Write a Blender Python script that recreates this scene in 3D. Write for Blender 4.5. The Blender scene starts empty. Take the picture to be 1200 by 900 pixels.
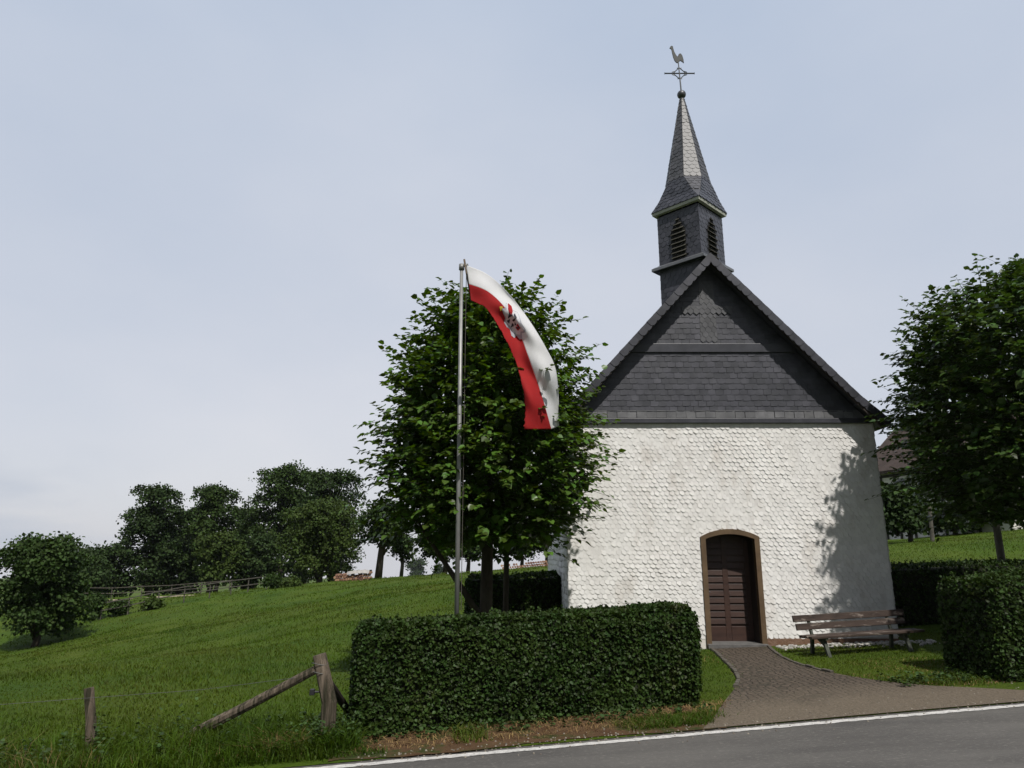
import bpy, bmesh, math, random
import numpy as np
from mathutils import Vector, Matrix
random.seed(7); rng = np.random.default_rng(7)
R = math.radians
S = bpy.context.scene
COL = S.collection
# ------------------------------------------------------------------ camera
F, PITCH, EYE = 832.0, R(13.6), 1.83        # focal length in px of a 1200 px wide frame
cd = bpy.data.cameras.new('camera'); cam = bpy.data.objects.new('camera', cd); COL.objects.link(cam)
cam.location = (0, 0, EYE); cam.rotation_euler = (R(90) + PITCH, 0, 0)
cd.sensor_width = 36; cd.lens = 36 * F / 1200; cd.clip_end = 3000; cd.clip_start = 0.05
S.camera = cam
CP, SP = math.cos(PITCH), math.sin(PITCH)
def at(px, py, Y):
    """point of the place seen at photograph pixel (px,py) at distance Y"""
    u = (px - 600) / F; v = (py - 450) / F
    s = Y / (CP + v * SP)
    return Vector((u * s, Y, EYE + (SP - v * CP) * s))
# ------------------------------------------------------------------ sky, sun, exposure
SUN_EL, SUN_AZ = R(55), R(20)               # azimuth from the camera's back towards the right
w = bpy.data.worlds.new('World'); S.world = w; w.use_nodes = True
nt = w.node_tree; nt.nodes.clear()
def nn(t, ty, **kw):
    n = t.nodes.new(ty)
    for k, v in kw.items():
        if k in n.inputs.keys(): n.inputs[k].default_value = v
        else: setattr(n, k, v)
    return n
out = nn(nt, 'ShaderNodeOutputWorld'); bg = nn(nt, 'ShaderNodeBackground'); bg.inputs['Strength'].default_value = 0.10
sky = nn(nt, 'ShaderNodeTexSky', sky_type='NISHITA', sun_disc=False, sun_elevation=SUN_EL, sun_rotation=R(180) - SUN_AZ)
sky.dust_density = 2.5; sky.air_density = 1.0; sky.ozone_density = 1.5
tc = nn(nt, 'ShaderNodeTexCoord'); mp = nn(nt, 'ShaderNodeMapping'); mp.inputs['Scale'].default_value = (1.1, .9, 2.0); mp.inputs['Rotation'].default_value = (0, R(35), 0)
nz = nn(nt, 'ShaderNodeTexNoise'); nz.inputs['Scale'].default_value = 1.6; nz.inputs['Detail'].default_value = 5; nz.inputs['Roughness'].default_value = .5
nt.links.new(tc.outputs['Generated'], mp.inputs['Vector']); nt.links.new(mp.outputs['Vector'], nz.inputs['Vector'])
cr = nn(nt, 'ShaderNodeValToRGB')           # thin veil of high cloud
cr.color_ramp.elements[0].position = .30; cr.color_ramp.elements[0].color = (.90, .925, .955, 1)
cr.color_ramp.elements[1].position = .72; cr.color_ramp.elements[1].color = (1.09, 1.06, 1.03, 1)
nt.links.new(nz.outputs['Fac'], cr.inputs['Fac'])
mx = nn(nt, 'ShaderNodeMixRGB'); mx.inputs['Fac'].default_value = .82
sx0 = nn(nt, 'ShaderNodeSeparateXYZ'); nt.links.new(tc.outputs['Generated'], sx0.inputs[0])
zr0 = nn(nt, 'ShaderNodeMapRange'); zr0.inputs['From Min'].default_value = .03; zr0.inputs['From Max'].default_value = .66
nt.links.new(sx0.outputs['Z'], zr0.inputs['Value'])
gd = nn(nt, 'ShaderNodeMixRGB'); gd.inputs['Color1'].default_value = (7.5, 7.6, 8.1, 1); gd.inputs['Color2'].default_value = (6.0, 6.8, 8.15, 1)
nt.links.new(zr0.outputs[0], gd.inputs['Fac'])
ml = nn(nt, 'ShaderNodeMixRGB', blend_type='MULTIPLY'); ml.inputs['Fac'].default_value = 1
nt.links.new(gd.outputs[0], ml.inputs['Color1']); nt.links.new(cr.outputs['Color'], ml.inputs['Color2'])
nt.links.new(sky.outputs['Color'], mx.inputs['Color1']); nt.links.new(ml.outputs['Color'], mx.inputs['Color2'])
# a darker cloud bank low on the left horizon
sx = nn(nt, 'ShaderNodeSeparateXYZ'); nt.links.new(tc.outputs['Generated'], sx.inputs[0])
rz = nn(nt, 'ShaderNodeMapRange'); rz.inputs['From Min'].default_value = .17; rz.inputs['From Max'].default_value = .04; rz.interpolation_type = 'SMOOTHSTEP'
nt.links.new(sx.outputs['Z'], rz.inputs['Value'])
rx = nn(nt, 'ShaderNodeMapRange'); rx.inputs['From Min'].default_value = -.38; rx.inputs['From Max'].default_value = -.62; rx.interpolation_type = 'SMOOTHSTEP'
nt.links.new(sx.outputs['X'], rx.inputs['Value'])
nz2 = nn(nt, 'ShaderNodeTexNoise'); nz2.inputs['Scale'].default_value = 5; nz2.inputs['Detail'].default_value = 4
mp2 = nn(nt, 'ShaderNodeMapping'); mp2.inputs['Scale'].default_value = (1, 1, 3.5)
nt.links.new(tc.outputs['Generated'], mp2.inputs['Vector']); nt.links.new(mp2.outputs['Vector'], nz2.inputs['Vector'])
rn = nn(nt, 'ShaderNodeMapRange'); rn.inputs['From Min'].default_value = .42; rn.inputs['From Max'].default_value = .62
nt.links.new(nz2.outputs['Fac'], rn.inputs['Value'])
m1 = nn(nt, 'ShaderNodeMath', operation='MULTIPLY'); m2 = nn(nt, 'ShaderNodeMath', operation='MULTIPLY')
nt.links.new(rz.outputs[0], m1.inputs[0]); nt.links.new(rx.outputs[0], m1.inputs[1])
nt.links.new(m1.outputs[0], m2.inputs[0]); nt.links.new(rn.outputs[0], m2.inputs[1])
m3 = nn(nt, 'ShaderNodeMath', operation='MULTIPLY'); m3.inputs[1].default_value = .8; nt.links.new(m2.outputs[0], m3.inputs[0])
mx2 = nn(nt, 'ShaderNodeMixRGB'); mx2.inputs['Color2'].default_value = (5.0, 5.5, 6.4, 1)
nt.links.new(m3.outputs[0], mx2.inputs['Fac']); nt.links.new(mx.outputs[0], mx2.inputs['Color1'])
# unseen sky behind the camera, dimmed to cut its fill and deepen shade
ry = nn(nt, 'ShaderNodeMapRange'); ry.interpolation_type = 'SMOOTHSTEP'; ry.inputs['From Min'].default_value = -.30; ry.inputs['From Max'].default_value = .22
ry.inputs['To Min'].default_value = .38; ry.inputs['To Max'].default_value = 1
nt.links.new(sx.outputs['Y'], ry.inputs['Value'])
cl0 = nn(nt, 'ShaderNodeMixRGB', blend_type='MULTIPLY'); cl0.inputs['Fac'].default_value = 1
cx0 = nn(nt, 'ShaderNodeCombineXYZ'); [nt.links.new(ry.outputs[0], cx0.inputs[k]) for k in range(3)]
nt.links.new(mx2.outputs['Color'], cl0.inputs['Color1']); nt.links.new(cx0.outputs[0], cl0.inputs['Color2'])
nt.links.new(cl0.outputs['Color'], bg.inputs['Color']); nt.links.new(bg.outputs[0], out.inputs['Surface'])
sl = bpy.data.lights.new('sun', 'SUN'); so = bpy.data.objects.new('sun', sl); COL.objects.link(so)
sl.energy = 4.2; sl.angle = R(1.0); sl.color = (1, .96, .90)
sd = Vector((math.sin(SUN_AZ) * math.cos(SUN_EL), -math.cos(SUN_AZ) * math.cos(SUN_EL), math.sin(SUN_EL)))
so.rotation_euler = sd.to_track_quat('Z', 'Y').to_euler(); so.location = (5, -5, 30)
S.view_settings.view_transform = 'Standard'; S.view_settings.look = 'None'
S.view_settings.exposure = 0; S.view_settings.gamma = 1; S.view_settings.use_curve_mapping = False
S.cycles.max_bounces = 6; S.cycles.transparent_max_bounces = 8

# ------------------------------------------------------------------ materials
def mat(name, c1, c2=None, scale=5, rough=.8, bump=0, bscale=40, detail=5, spec=.5, metal=0, stretch=None, lo=.35, hi=.65,
        island=0, trans=None, c3=None, s3=1.0, t3=(.5, .7), coords='Object', bdist=.02):
    m = bpy.data.materials.new(name); m.use_nodes = True; t = m.node_tree; t.nodes.clear()
    o = nn(t, 'ShaderNodeOutputMaterial'); p = nn(t, 'ShaderNodeBsdfPrincipled')
    p.inputs['Roughness'].default_value = rough; p.inputs['Metallic'].default_value = metal; p.inputs['Specular IOR Level'].default_value = spec
    tcn = nn(t, 'ShaderNodeTexCoord'); mpn = nn(t, 'ShaderNodeMapping')
    if stretch: mpn.inputs['Scale'].default_value = stretch
    t.links.new(tcn.outputs[coords], mpn.inputs['Vector'])
    c2 = c2 or c1
    n = nn(t, 'ShaderNodeTexNoise'); n.inputs['Scale'].default_value = scale; n.inputs['Detail'].default_value = detail; n.inputs['Roughness'].default_value = .6
    t.links.new(mpn.outputs[0], n.inputs['Vector'])
    r = nn(t, 'ShaderNodeValToRGB'); r.color_ramp.elements[0].position = lo; r.color_ramp.elements[1].position = hi
    r.color_ramp.elements[0].color = (*c1, 1); r.color_ramp.elements[1].color = (*c2, 1)
    t.links.new(n.outputs['Fac'], r.inputs['Fac']); col = r.outputs['Color']
    if c3:
        n3 = nn(t, 'ShaderNodeTexNoise'); n3.inputs['Scale'].default_value = s3; n3.inputs['Detail'].default_value = 6; n3.inputs['Roughness'].default_value = .65
        t.links.new(mpn.outputs[0], n3.inputs['Vector'])
        r3 = nn(t, 'ShaderNodeMapRange'); r3.inputs['From Min'].default_value = t3[0]; r3.inputs['From Max'].default_value = t3[1]
        t.links.new(n3.outputs['Fac'], r3.inputs['Value'])
        m3 = nn(t, 'ShaderNodeMixRGB'); m3.inputs['Color2'].default_value = (*c3, 1)
        t.links.new(r3.outputs[0], m3.inputs['Fac']); t.links.new(col, m3.inputs['Color1']); col = m3.outputs[0]
    if island:
        g = nn(t, 'ShaderNodeNewGeometry'); h = nn(t, 'ShaderNodeHueSaturation')
        r4 = nn(t, 'ShaderNodeMapRange'); r4.inputs['To Min'].default_value = 1 - island; r4.inputs['To Max'].default_value = 1 + island
        t.links.new(g.outputs['Random Per Island'], r4.inputs['Value']); t.links.new(r4.outputs[0], h.inputs['Value'])
        r5 = nn(t, 'ShaderNodeMapRange'); r5.inputs['To Min'].default_value = .5 - island * .04; r5.inputs['To Max'].default_value = .5 + island * .04
        t.links.new(g.outputs['Random Per Island'], r5.inputs['Value']); t.links.new(r5.outputs[0], h.inputs['Hue'])
        t.links.new(col, h.inputs['Color']); col = h.outputs[0]
    t.links.new(col, p.inputs['Base Color'])
    if bump:
        nb = nn(t, 'ShaderNodeTexNoise'); nb.inputs['Scale'].default_value = bscale; nb.inputs['Detail'].default_value = 6; nb.inputs['Roughness'].default_value = .65
        t.links.new(mpn.outputs[0], nb.inputs['Vector'])
        b = nn(t, 'ShaderNodeBump'); b.inputs['Strength'].default_value = bump; b.inputs['Distance'].default_value = bdist
        t.links.new(nb.outputs['Fac'], b.inputs['Height']); t.links.new(b.outputs[0], p.inputs['Normal'])
    if trans:
        tr = nn(t, 'ShaderNodeBsdfTranslucent'); mxs = nn(t, 'ShaderNodeMixShader'); mxs.inputs[0].default_value = trans
        hh = nn(t, 'ShaderNodeHueSaturation'); hh.inputs['Hue'].default_value = .48; hh.inputs['Saturation'].default_value = 1.15; hh.inputs['Value'].default_value = 1.3
        t.links.new(col, hh.inputs['Color']); t.links.new(hh.outputs[0], tr.inputs['Color'])
        t.links.new(p.outputs[0], mxs.inputs[1]); t.links.new(tr.outputs[0], mxs.inputs[2]); t.links.new(mxs.outputs[0], o.inputs['Surface'])
    else: t.links.new(p.outputs[0], o.inputs['Surface'])
    return m
M = {}
M['meadow'] = mat('meadow', (0.0333, 0.0699, 0.0041), (0.0648, 0.1095, 0.0068), .35, .95, .9, 9, 8, .15, c3=(0.0741, 0.0991, 0.0096), s3=.12, t3=(.42, .66), bdist=.12)
M['asphalt'] = mat('asphalt', (0.0768, 0.0725, 0.0684), (0.1216, 0.1150, 0.1062), .9, .9, .8, 130, 8, .3, stretch=(.5, 2.2, 1), c3=(0.2176, 0.2063, 0.1829), s3=38, t3=(.56, .70), bdist=.008)
M['paint'] = mat('road_paint', (.62, .60, .57), (.42, .41, .39), 14, .7, .3, 90, 6, .3, c3=(.2, .2, .2), s3=45, t3=(.56, .66), bdist=.004)
M['soil'] = mat('dry_soil', (0.0850, 0.0493, 0.0272), (0.1360, 0.0850, 0.0467), 6, .95, 1, 40, 8, .1, c3=(0.0425, 0.0553, 0.0170), s3=3, t3=(.5, .62), bdist=.03)
M['white'] = mat('whitewashed_slate', (0.7140, 0.6986, 0.6773), (0.7854, 0.7762, 0.7612), 3, .7, .35, 25, 6, .25, stretch=(1, 1, .45), island=.06, c3=(0.5406, 0.4968, 0.4515), s3=2.4, t3=(.54, .82), bdist=.006)
M['plaster'] = mat('plaster', (.66, .63, .58), (.72, .69, .64), 3, .85, .3, 30)
M['slate'] = mat('slate', (0.0356, 0.0366, 0.0457), (0.0594, 0.0604, 0.0733), 4, .42, .25, 22, 6, .5, island=.22, bdist=.004)
M['slate_light'] = mat('slate_pale', (0.0979, 0.0992, 0.1057), (0.1501, 0.1501, 0.1566), 5, .42, .25, 22, 6, .5, island=.18, bdist=.004)
M['slate_spire'] = mat('slate_spire', (.042, .043, .048), (.066, .066, .071), 4, .52, .15, 22, 6, .62, island=.2, bdist=.003)
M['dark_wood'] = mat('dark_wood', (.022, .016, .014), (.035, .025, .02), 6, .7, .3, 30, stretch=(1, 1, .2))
M['door'] = mat('door_wood', (.036, .018, .013), (.056, .028, .020), 9, .5, .25, 50, 5, .5, stretch=(.4, 1, 1.5), c3=(.075, .042, .032), s3=7, t3=(.6, .8), bdist=.004)
M['frame'] = mat('door_frame_paint', (.095, .060, .032), (.13, .085, .046), 5, .7, .3, 40, 5, .4, bdist=.005)
M['kerb'] = mat('kerb_stone', (0.0600, 0.0520, 0.0400), (0.1040, 0.0920, 0.0760), 9, .9, .6, 40)
M['step'] = mat('step_stone', (.09, .088, .085), (.14, .135, .13), 9, .8, .5, 40)
M['plinth'] = mat('plinth_brick', (.16, .085, .05), (.22, .14, .1), 8, .9, .8, 30)
M['soffit'] = mat('painted_soffit', (.36, .37, .32), (.48, .49, .43), 6, .7)
M['zinc'] = mat('zinc', (0.1764, 0.1806, 0.1848), (0.2310, 0.2352, 0.2394), 6, .45, .1, 20, metal=.6)
M['iron'] = mat('wrought_iron', (.055, .06, .066), (.09, .095, .10), 20, .5, metal=.4)
M['cock'] = mat('gilt_copper', (0.0165, 0.0192, 0.0187), (0.0302, 0.0344, 0.0330), 12, .6, metal=.2)
M['copper'] = mat('aged_lead', (.07, .075, .08), (.10, .10, .11), 12, .45, metal=.5)
M['louvre'] = mat('louvre_board', (0.0550, 0.0517, 0.0385), (0.0825, 0.0770, 0.0605), 8, .8)
M['void'] = mat('dark_interior', (.012, .011, .01), None, 5, .9)
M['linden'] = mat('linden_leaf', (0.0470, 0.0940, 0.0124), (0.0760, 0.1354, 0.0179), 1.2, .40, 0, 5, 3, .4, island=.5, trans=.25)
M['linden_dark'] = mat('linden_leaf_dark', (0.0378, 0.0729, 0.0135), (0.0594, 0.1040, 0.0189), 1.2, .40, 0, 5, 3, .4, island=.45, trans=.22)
M['hedge'] = mat('hornbeam_leaf', (0.0215, 0.0436, 0.0086), (0.0373, 0.0642, 0.0119), 3, .52, 0, 5, 3, .2, island=.42, trans=.18, c3=(0.0564, 0.0457, 0.0151), s3=2.2, t3=(.60, .78))
M['hedge_core'] = mat('hedge_twigs', (.012, .016, .008), (.02, .022, .011), 20, .95, 1, 30)
M['far_a'] = mat('oak_leaf', (0.0269, 0.0518, 0.0109), (0.0404, 0.0713, 0.0139), .5, .7, 0, 5, 3, .2, island=.3, trans=.15)
M['far_b'] = mat('ash_leaf', (0.0238, 0.0454, 0.0119), (0.0352, 0.0605, 0.0149), .5, .7, 0, 5, 3, .2, island=.3, trans=.15)
M['far_c'] = mat('maple_leaf', (0.0383, 0.0637, 0.0119), (0.0538, 0.0842, 0.0149), .5, .7, 0, 5, 3, .2, island=.3, trans=.15)
M['bark'] = mat('bark', (.040, .033, .026), (.085, .072, .058), 9, .95, 1, 24, 6, .2, stretch=(1, 1, .25), bdist=.03)
M['bark_grey'] = mat('smooth_bark', (.09, .085, .075), (.15, .14, .125), 9, .9, .6, 24, 6, .2, stretch=(1, 1, .3))
M['twig'] = mat('twig', (.03, .026, .015), (.05, .045, .025), 9, .9)
M['post'] = mat('weathered_post', (.10, .078, .058), (.23, .185, .14), 9, .95, 1, 26, 8, .2, stretch=(2.5, 2.5, .16), c3=(.045, .042, .026), s3=7, t3=(.46, .60), bdist=.03)
M['rail'] = mat('grey_rail', (0.0620, 0.0558, 0.0465), (0.1054, 0.0961, 0.0806), 6, .95)
M['wire'] = mat('fence_wire', (.10, .10, .095), (.15, .15, .14), 6, .6, metal=.3)
M['rubber'] = mat('black_insulator', (.02, .02, .022), None, 6, .5)
M['pole'] = mat('aluminium_pole', (0.22, .22, .215), (.30, .30, .295), 4, .5, .05, 20, metal=.35)
M['flag_white'] = mat('flag_white', (.70, .70, .72), (.76, .76, .77), 3, .85, .2, 200, trans=.3)
M['flag_red'] = mat('flag_red', (.38, .008, .010), (.44, .012, .013), 3, .85, .2, 200, trans=.3)
M['black'] = mat('emblem_black', (.03, .03, .045), None, 3, .8)
M['gold'] = mat('emblem_gold', (.55, .38, .03), None, 3, .8)
M['grey'] = mat('emblem_grey', (.36, .37, .42), None, 3, .8)
M['silver'] = mat('emblem_silver', (.62, .62, .66), None, 3, .8)
M['bench'] = mat('peeling_board', (0.0306, 0.0198, 0.0153), (0.0612, 0.0414, 0.0324), 8, .75, .6, 40, 6, .4, stretch=(.35, 1, 1.5), c3=(0.2160, 0.1800, 0.1530), s3=9, t3=(.56, .66), bdist=.006)
M['castiron'] = mat('green_iron', (0.0330, 0.0390, 0.0300), (0.0720, 0.0810, 0.0600), 12, .7, .4, 40)
M['pebble'] = mat('pebble', (0.3150, 0.3000, 0.2775), (0.4350, 0.4200, 0.3975), 9, .8, island=.3)
M['tile'] = mat('roof_tile', (0.0510, 0.0375, 0.0322), (0.0723, 0.0540, 0.0462), 2, .85, .5, 10, 5, .2)
M['timber'] = mat('black_timber', (.03, .025, .022), None, 3, .8)
M['infill'] = mat('white_infill', (.62, .6, .56), (.7, .68, .64), 3, .85)
M['glass'] = mat('window_glass', (.03, .035, .04), None, 3, .1, spec=.8)
M['sand'] = mat('sand_track', (.30, .24, .17), (.38, .31, .22), 2, .95, .5, 10)
M['log'] = mat('split_log', (.20, .10, .065), (.33, .19, .13), 3, .9, island=.4)
M['tarp'] = mat('tarpaulin', (.30, .28, .27), (.42, .40, .38), 2, .6)
M['grass'] = mat('grass_blade', (0.0400, 0.0794, 0.0047), (0.0742, 0.1209, 0.0082), .6, .6, 0, 5, 3, .2, island=.35, trans=.3, c3=(0.0810, 0.0991, 0.0137), s3=.22, t3=(.45, .68))
M['dry'] = mat('dry_blade', (.20, .125, .055), (.30, .20, .09), 2, .8, 0, 5, 3, .2, island=.35, trans=.15)
M['weed'] = mat('weed_leaf', (.030, .060, .014), (.05, .085, .02), 2, .6, 0, 5, 3, .25, island=.35, trans=.2)

def cobble_mat():
    m = bpy.data.materials.new('cobbles'); m.use_nodes = True; t = m.node_tree; p = t.nodes['Principled BSDF']
    tcn = nn(t, 'ShaderNodeTexCoord')
    wn = nn(t, 'ShaderNodeTexNoise'); wn.inputs['Scale'].default_value = 2.5
    av = nn(t, 'ShaderNodeMixRGB', blend_type='ADD'); av.inputs['Fac'].default_value = .12
    t.links.new(tcn.outputs['Object'], wn.inputs['Vector']); t.links.new(tcn.outputs['Object'], av.inputs['Color1']); t.links.new(wn.outputs['Color'], av.inputs['Color2'])
    v = nn(t, 'ShaderNodeTexVoronoi', feature='DISTANCE_TO_EDGE'); v.inputs['Scale'].default_value = 11; v.inputs['Randomness'].default_value = .55
    vc = nn(t, 'ShaderNodeTexVoronoi', feature='F1'); vc.inputs['Scale'].default_value = 11; vc.inputs['Randomness'].default_value = .55
    t.links.new(av.outputs[0], v.inputs['Vector']); t.links.new(av.outputs[0], vc.inputs['Vector'])
    r = nn(t, 'ShaderNodeValToRGB'); r.color_ramp.elements[0].position = .02; r.color_ramp.elements[1].position = .11
    r.color_ramp.elements[0].color = (.044, .038, .026, 1); r.color_ramp.elements[1].color = (.092, .071, .054, 1)
    t.links.new(v.outputs['Distance'], r.inputs['Fac'])
    h = nn(t, 'ShaderNodeMixRGB', blend_type='MULTIPLY'); h.inputs['Fac'].default_value = .45
    bw = nn(t, 'ShaderNodeRGBToBW'); t.links.new(vc.outputs['Color'], bw.inputs[0])
    mr = nn(t, 'ShaderNodeMapRange'); mr.inputs['To Min'].default_value = .6; mr.inputs['To Max'].default_value = 1.3
    t.links.new(bw.outputs[0], mr.inputs['Value']); t.links.new(r.outputs[0], h.inputs['Color1']); t.links.new(mr.outputs[0], h.inputs['Color2'])
    n = nn(t, 'ShaderNodeTexNoise'); n.inputs['Scale'].default_value = 1.6; n.inputs['Detail'].default_value = 7
    t.links.new(tcn.outputs['Object'], n.inputs['Vector'])
    # dusty apron towards the road, grit in the joints
    sp = nn(t, 'ShaderNodeSeparateXYZ'); t.links.new(tcn.outputs['Object'], sp.inputs[0])
    d = nn(t, 'ShaderNodeMath', operation='MULTIPLY_ADD'); d.inputs[1].default_value = -.16; t.links.new(sp.outputs['X'], d.inputs[0]); t.links.new(sp.outputs['Y'], d.inputs[2])
    d2 = nn(t, 'ShaderNodeMath', operation='MULTIPLY_ADD'); d2.inputs[1].default_value = 1.6; t.links.new(n.outputs['Fac'], d2.inputs[0]); t.links.new(d.outputs[0], d2.inputs[2])
    ap = nn(t, 'ShaderNodeMapRange'); ap.inputs['From Min'].default_value = 10.2; ap.inputs['From Max'].default_value = 8.9
    t.links.new(d2.outputs[0], ap.inputs['Value'])
    gr = nn(t, 'ShaderNodeTexNoise'); gr.inputs['Scale'].default_value = 45; gr.inputs['Detail'].default_value = 7; gr.inputs['Roughness'].default_value = .75; t.links.new(tcn.outputs['Object'], gr.inputs['Vector'])
    gc = nn(t, 'ShaderNodeValToRGB'); gc.color_ramp.elements[0].position = .36; gc.color_ramp.elements[1].position = .66; gc.color_ramp.elements[0].color = (.080, .063, .044, 1); gc.color_ramp.elements[1].color = (.175, .142, .104, 1); t.links.new(gr.outputs['Fac'], gc.inputs['Fac'])
    mm = nn(t, 'ShaderNodeMixRGB'); t.links.new(gc.outputs[0], mm.inputs['Color2'])
    mlt = nn(t, 'ShaderNodeMath', operation='MULTIPLY'); mlt.inputs[1].default_value = .93; t.links.new(ap.outputs[0], mlt.inputs[0])
    t.links.new(mlt.outputs[0], mm.inputs['Fac']); t.links.new(h.outputs[0], mm.inputs['Color1']); t.links.new(mm.outputs[0], p.inputs['Base Color'])
    p.inputs['Roughness'].default_value = .85; p.inputs['Specular IOR Level'].default_value = .3
    n2 = nn(t, 'ShaderNodeTexNoise'); n2.inputs['Scale'].default_value = 60; n2.inputs['Detail'].default_value = 5
    t.links.new(tcn.outputs['Object'], n2.inputs['Vector'])
    cl = nn(t, 'ShaderNodeMapRange'); cl.inputs['From Max'].default_value = .2; t.links.new(v.outputs['Distance'], cl.inputs['Value'])
    ma = nn(t, 'ShaderNodeMath', operation='MULTIPLY_ADD'); ma.inputs[1].default_value = .5
    inv = nn(t, 'ShaderNodeMath', operation='MULTIPLY_ADD'); inv.inputs[1].default_value = -.8; inv.inputs[2].default_value = 1; t.links.new(ap.outputs[0], inv.inputs[0])
    cl2 = nn(t, 'ShaderNodeMath', operation='MULTIPLY'); t.links.new(cl.outputs[0], cl2.inputs[0]); t.links.new(inv.outputs[0], cl2.inputs[1])
    t.links.new(n2.outputs['Fac'], ma.inputs[0]); t.links.new(cl2.outputs[0], ma.inputs[2])
    b = nn(t, 'ShaderNodeBump'); b.inputs['Strength'].default_value = 1; b.inputs['Distance'].default_value = .022
    t.links.new(ma.outputs[0], b.inputs['Height']); t.links.new(b.outputs[0], p.inputs['Normal'])
    return m
M['cobble'] = cobble_mat()

# ------------------------------------------------------------------ builders
class MB:
    def __init__(s): s.v = []; s.f = []
    def add(s, vs, fs):
        o = len(s.v); s.v += [tuple(x) for x in vs]; s.f += [tuple(i + o for i in f) for f in fs]; return s
    def box(s, c, size, mtx=None):
        x, y, z = (k / 2 for k in size)
        vs = [Vector((a * x, b * y, d * z)) for a in (-1, 1) for b in (-1, 1) for d in (-1, 1)]
        if mtx is not None: vs = [mtx @ q for q in vs]
        c = Vector(c)
        return s.add([q + c for q in vs], [(0, 1, 3, 2), (4, 6, 7, 5), (0, 4, 5, 1), (2, 3, 7, 6), (0, 2, 6, 4), (1, 5, 7, 3)])
    def beam(s, a, b, w, h, up=(0, 0, 1)):
        a, b = Vector(a), Vector(b); x = (b - a); L = x.length; x.normalize()
        y = Vector(up).cross(x).normalized(); z = x.cross(y)
        return s.box((a + b) / 2, (L, w, h), Matrix((x, y, z)).transposed())
    def tube(s, pts, rad, n=8, caps=True, wob=0):
        pts = [Vector(p) for p in pts]; m = len(pts); rad = [rad] * m if isinstance(rad, (int, float)) else rad
        vs = []; ref = Vector((.31, .17, .93))
        for i, p in enumerate(pts):
            t = (pts[min(i + 1, m - 1)] - pts[max(i - 1, 0)]).normalized()
            a = t.cross(ref if abs(t.dot(ref)) < .95 else Vector((1, 0, 0))).normalized(); b = t.cross(a)
            for k in range(n):
                an = 2 * math.pi * k / n; rr = rad[i] * (1 + (random.uniform(-wob, wob) if wob else 0))
                vs.append(p + (a * math.cos(an) + b * math.sin(an)) * rr)
        fs = [(i * n + k, i * n + (k + 1) % n, (i + 1) * n + (k + 1) % n, (i + 1) * n + k) for i in range(m - 1) for k in range(n)]
        if caps: fs += [tuple(range(n))[::-1], tuple((m - 1) * n + k for k in range(n))]
        return s.add(vs, fs)
    def prism(s, poly, d):
        """3D polygon extruded along vector d"""
        n = len(poly); d = Vector(d); vs = [Vector(p) for p in poly]; vs += [p + d for p in vs]
        return s.add(vs, [tuple(range(n))[::-1], tuple(range(n, 2 * n))] + [(i, (i + 1) % n, n + (i + 1) % n, n + i) for i in range(n)])
    def build(s, name, m, parent=None, smooth=False, bevel=0, loc=None):
        me = bpy.data.meshes.new(name); me.from_pydata(s.v, [], s.f)
        bm = bmesh.new(); bm.from_mesh(me); bmesh.ops.recalc_face_normals(bm, faces=bm.faces); bm.to_mesh(me); bm.free()
        o = bpy.data.objects.new(name, me); COL.objects.link(o); me.materials.append(M[m] if isinstance(m, str) else m)
        if smooth: me.polygons.foreach_set('use_smooth', [True] * len(me.polygons))
        if bevel:
            b = o.modifiers.new('bevel', 'BEVEL'); b.width = bevel; b.segments = 2; b.limit_method = 'ANGLE'
        link(o, parent); return o
def link(o, parent):
    if parent is not None:
        o.parent = parent
        bpy.context.view_layer.update()
        o.matrix_parent_inverse = parent.matrix_world.inverted()
def tag(o, label=None, cat=None, group=None, kind=None):
    if label: o['label'] = label
    if cat: o['category'] = cat
    if group: o['group'] = group
    if kind: o['kind'] = kind
    return o
def thing(name, loc, label, cat, group=None):
    o = bpy.data.objects.new(name, None); COL.objects.link(o); o.location = loc; o.empty_display_size = .2
    bpy.context.view_layer.update()
    return tag(o, label, cat, group)
def arr_mesh(name, V, Fq, m, parent=None, smooth=False):
    """fast mesh from arrays: V (n,3), Fq (m,k)"""
    V = np.asarray(V, dtype=np.float32); Fq = np.asarray(Fq, dtype=np.int32); k = Fq.shape[1]
    me = bpy.data.meshes.new(name); me.vertices.add(len(V)); me.vertices.foreach_set('co', V.ravel())
    me.loops.add(Fq.size); me.loops.foreach_set('vertex_index', Fq.ravel())
    me.polygons.add(len(Fq)); me.polygons.foreach_set('loop_start', np.arange(len(Fq), dtype=np.int32) * k)
    me.polygons.foreach_set('loop_total', np.full(len(Fq), k, dtype=np.int32))
    me.update(calc_edges=True); me.validate()
    me.materials.append(M[m])
    if smooth: me.polygons.foreach_set('use_smooth', np.ones(len(Fq), dtype=bool))
    o = bpy.data.objects.new(name, me); COL.objects.link(o); link(o, parent); return o
def unit(a): return a / np.maximum(np.linalg.norm(a, axis=-1, keepdims=True), 1e-9)
LEAF = np.array([(0, 0, 0), (.42, .18, .10), (.40, .58, .13), (0, 1, -.06), (-.40, .58, .13), (-.42, .18, .10)])
def leaf_arrays(P, A, N, size, shape=LEAF):
    """leaves at P, pointing along A, facing N"""
    A = unit(A); N = unit(N - (N * A).sum(1, keepdims=True) * A); B = np.cross(A, N)
    s = size[:, None, None]
    V = P[:, None, :] + s * (shape[None, :, 0:1] * B[:, None] + shape[None, :, 1:2] * A[:, None] + shape[None, :, 2:3] * N[:, None])
    n = len(P); b = np.arange(n)[:, None] * 6
    Fq = np.concatenate([b + np.array([0, 1, 2, 3]), b + np.array([0, 3, 4, 5])], axis=1).reshape(-1, 4)
    return V.reshape(-1, 3), Fq
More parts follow.
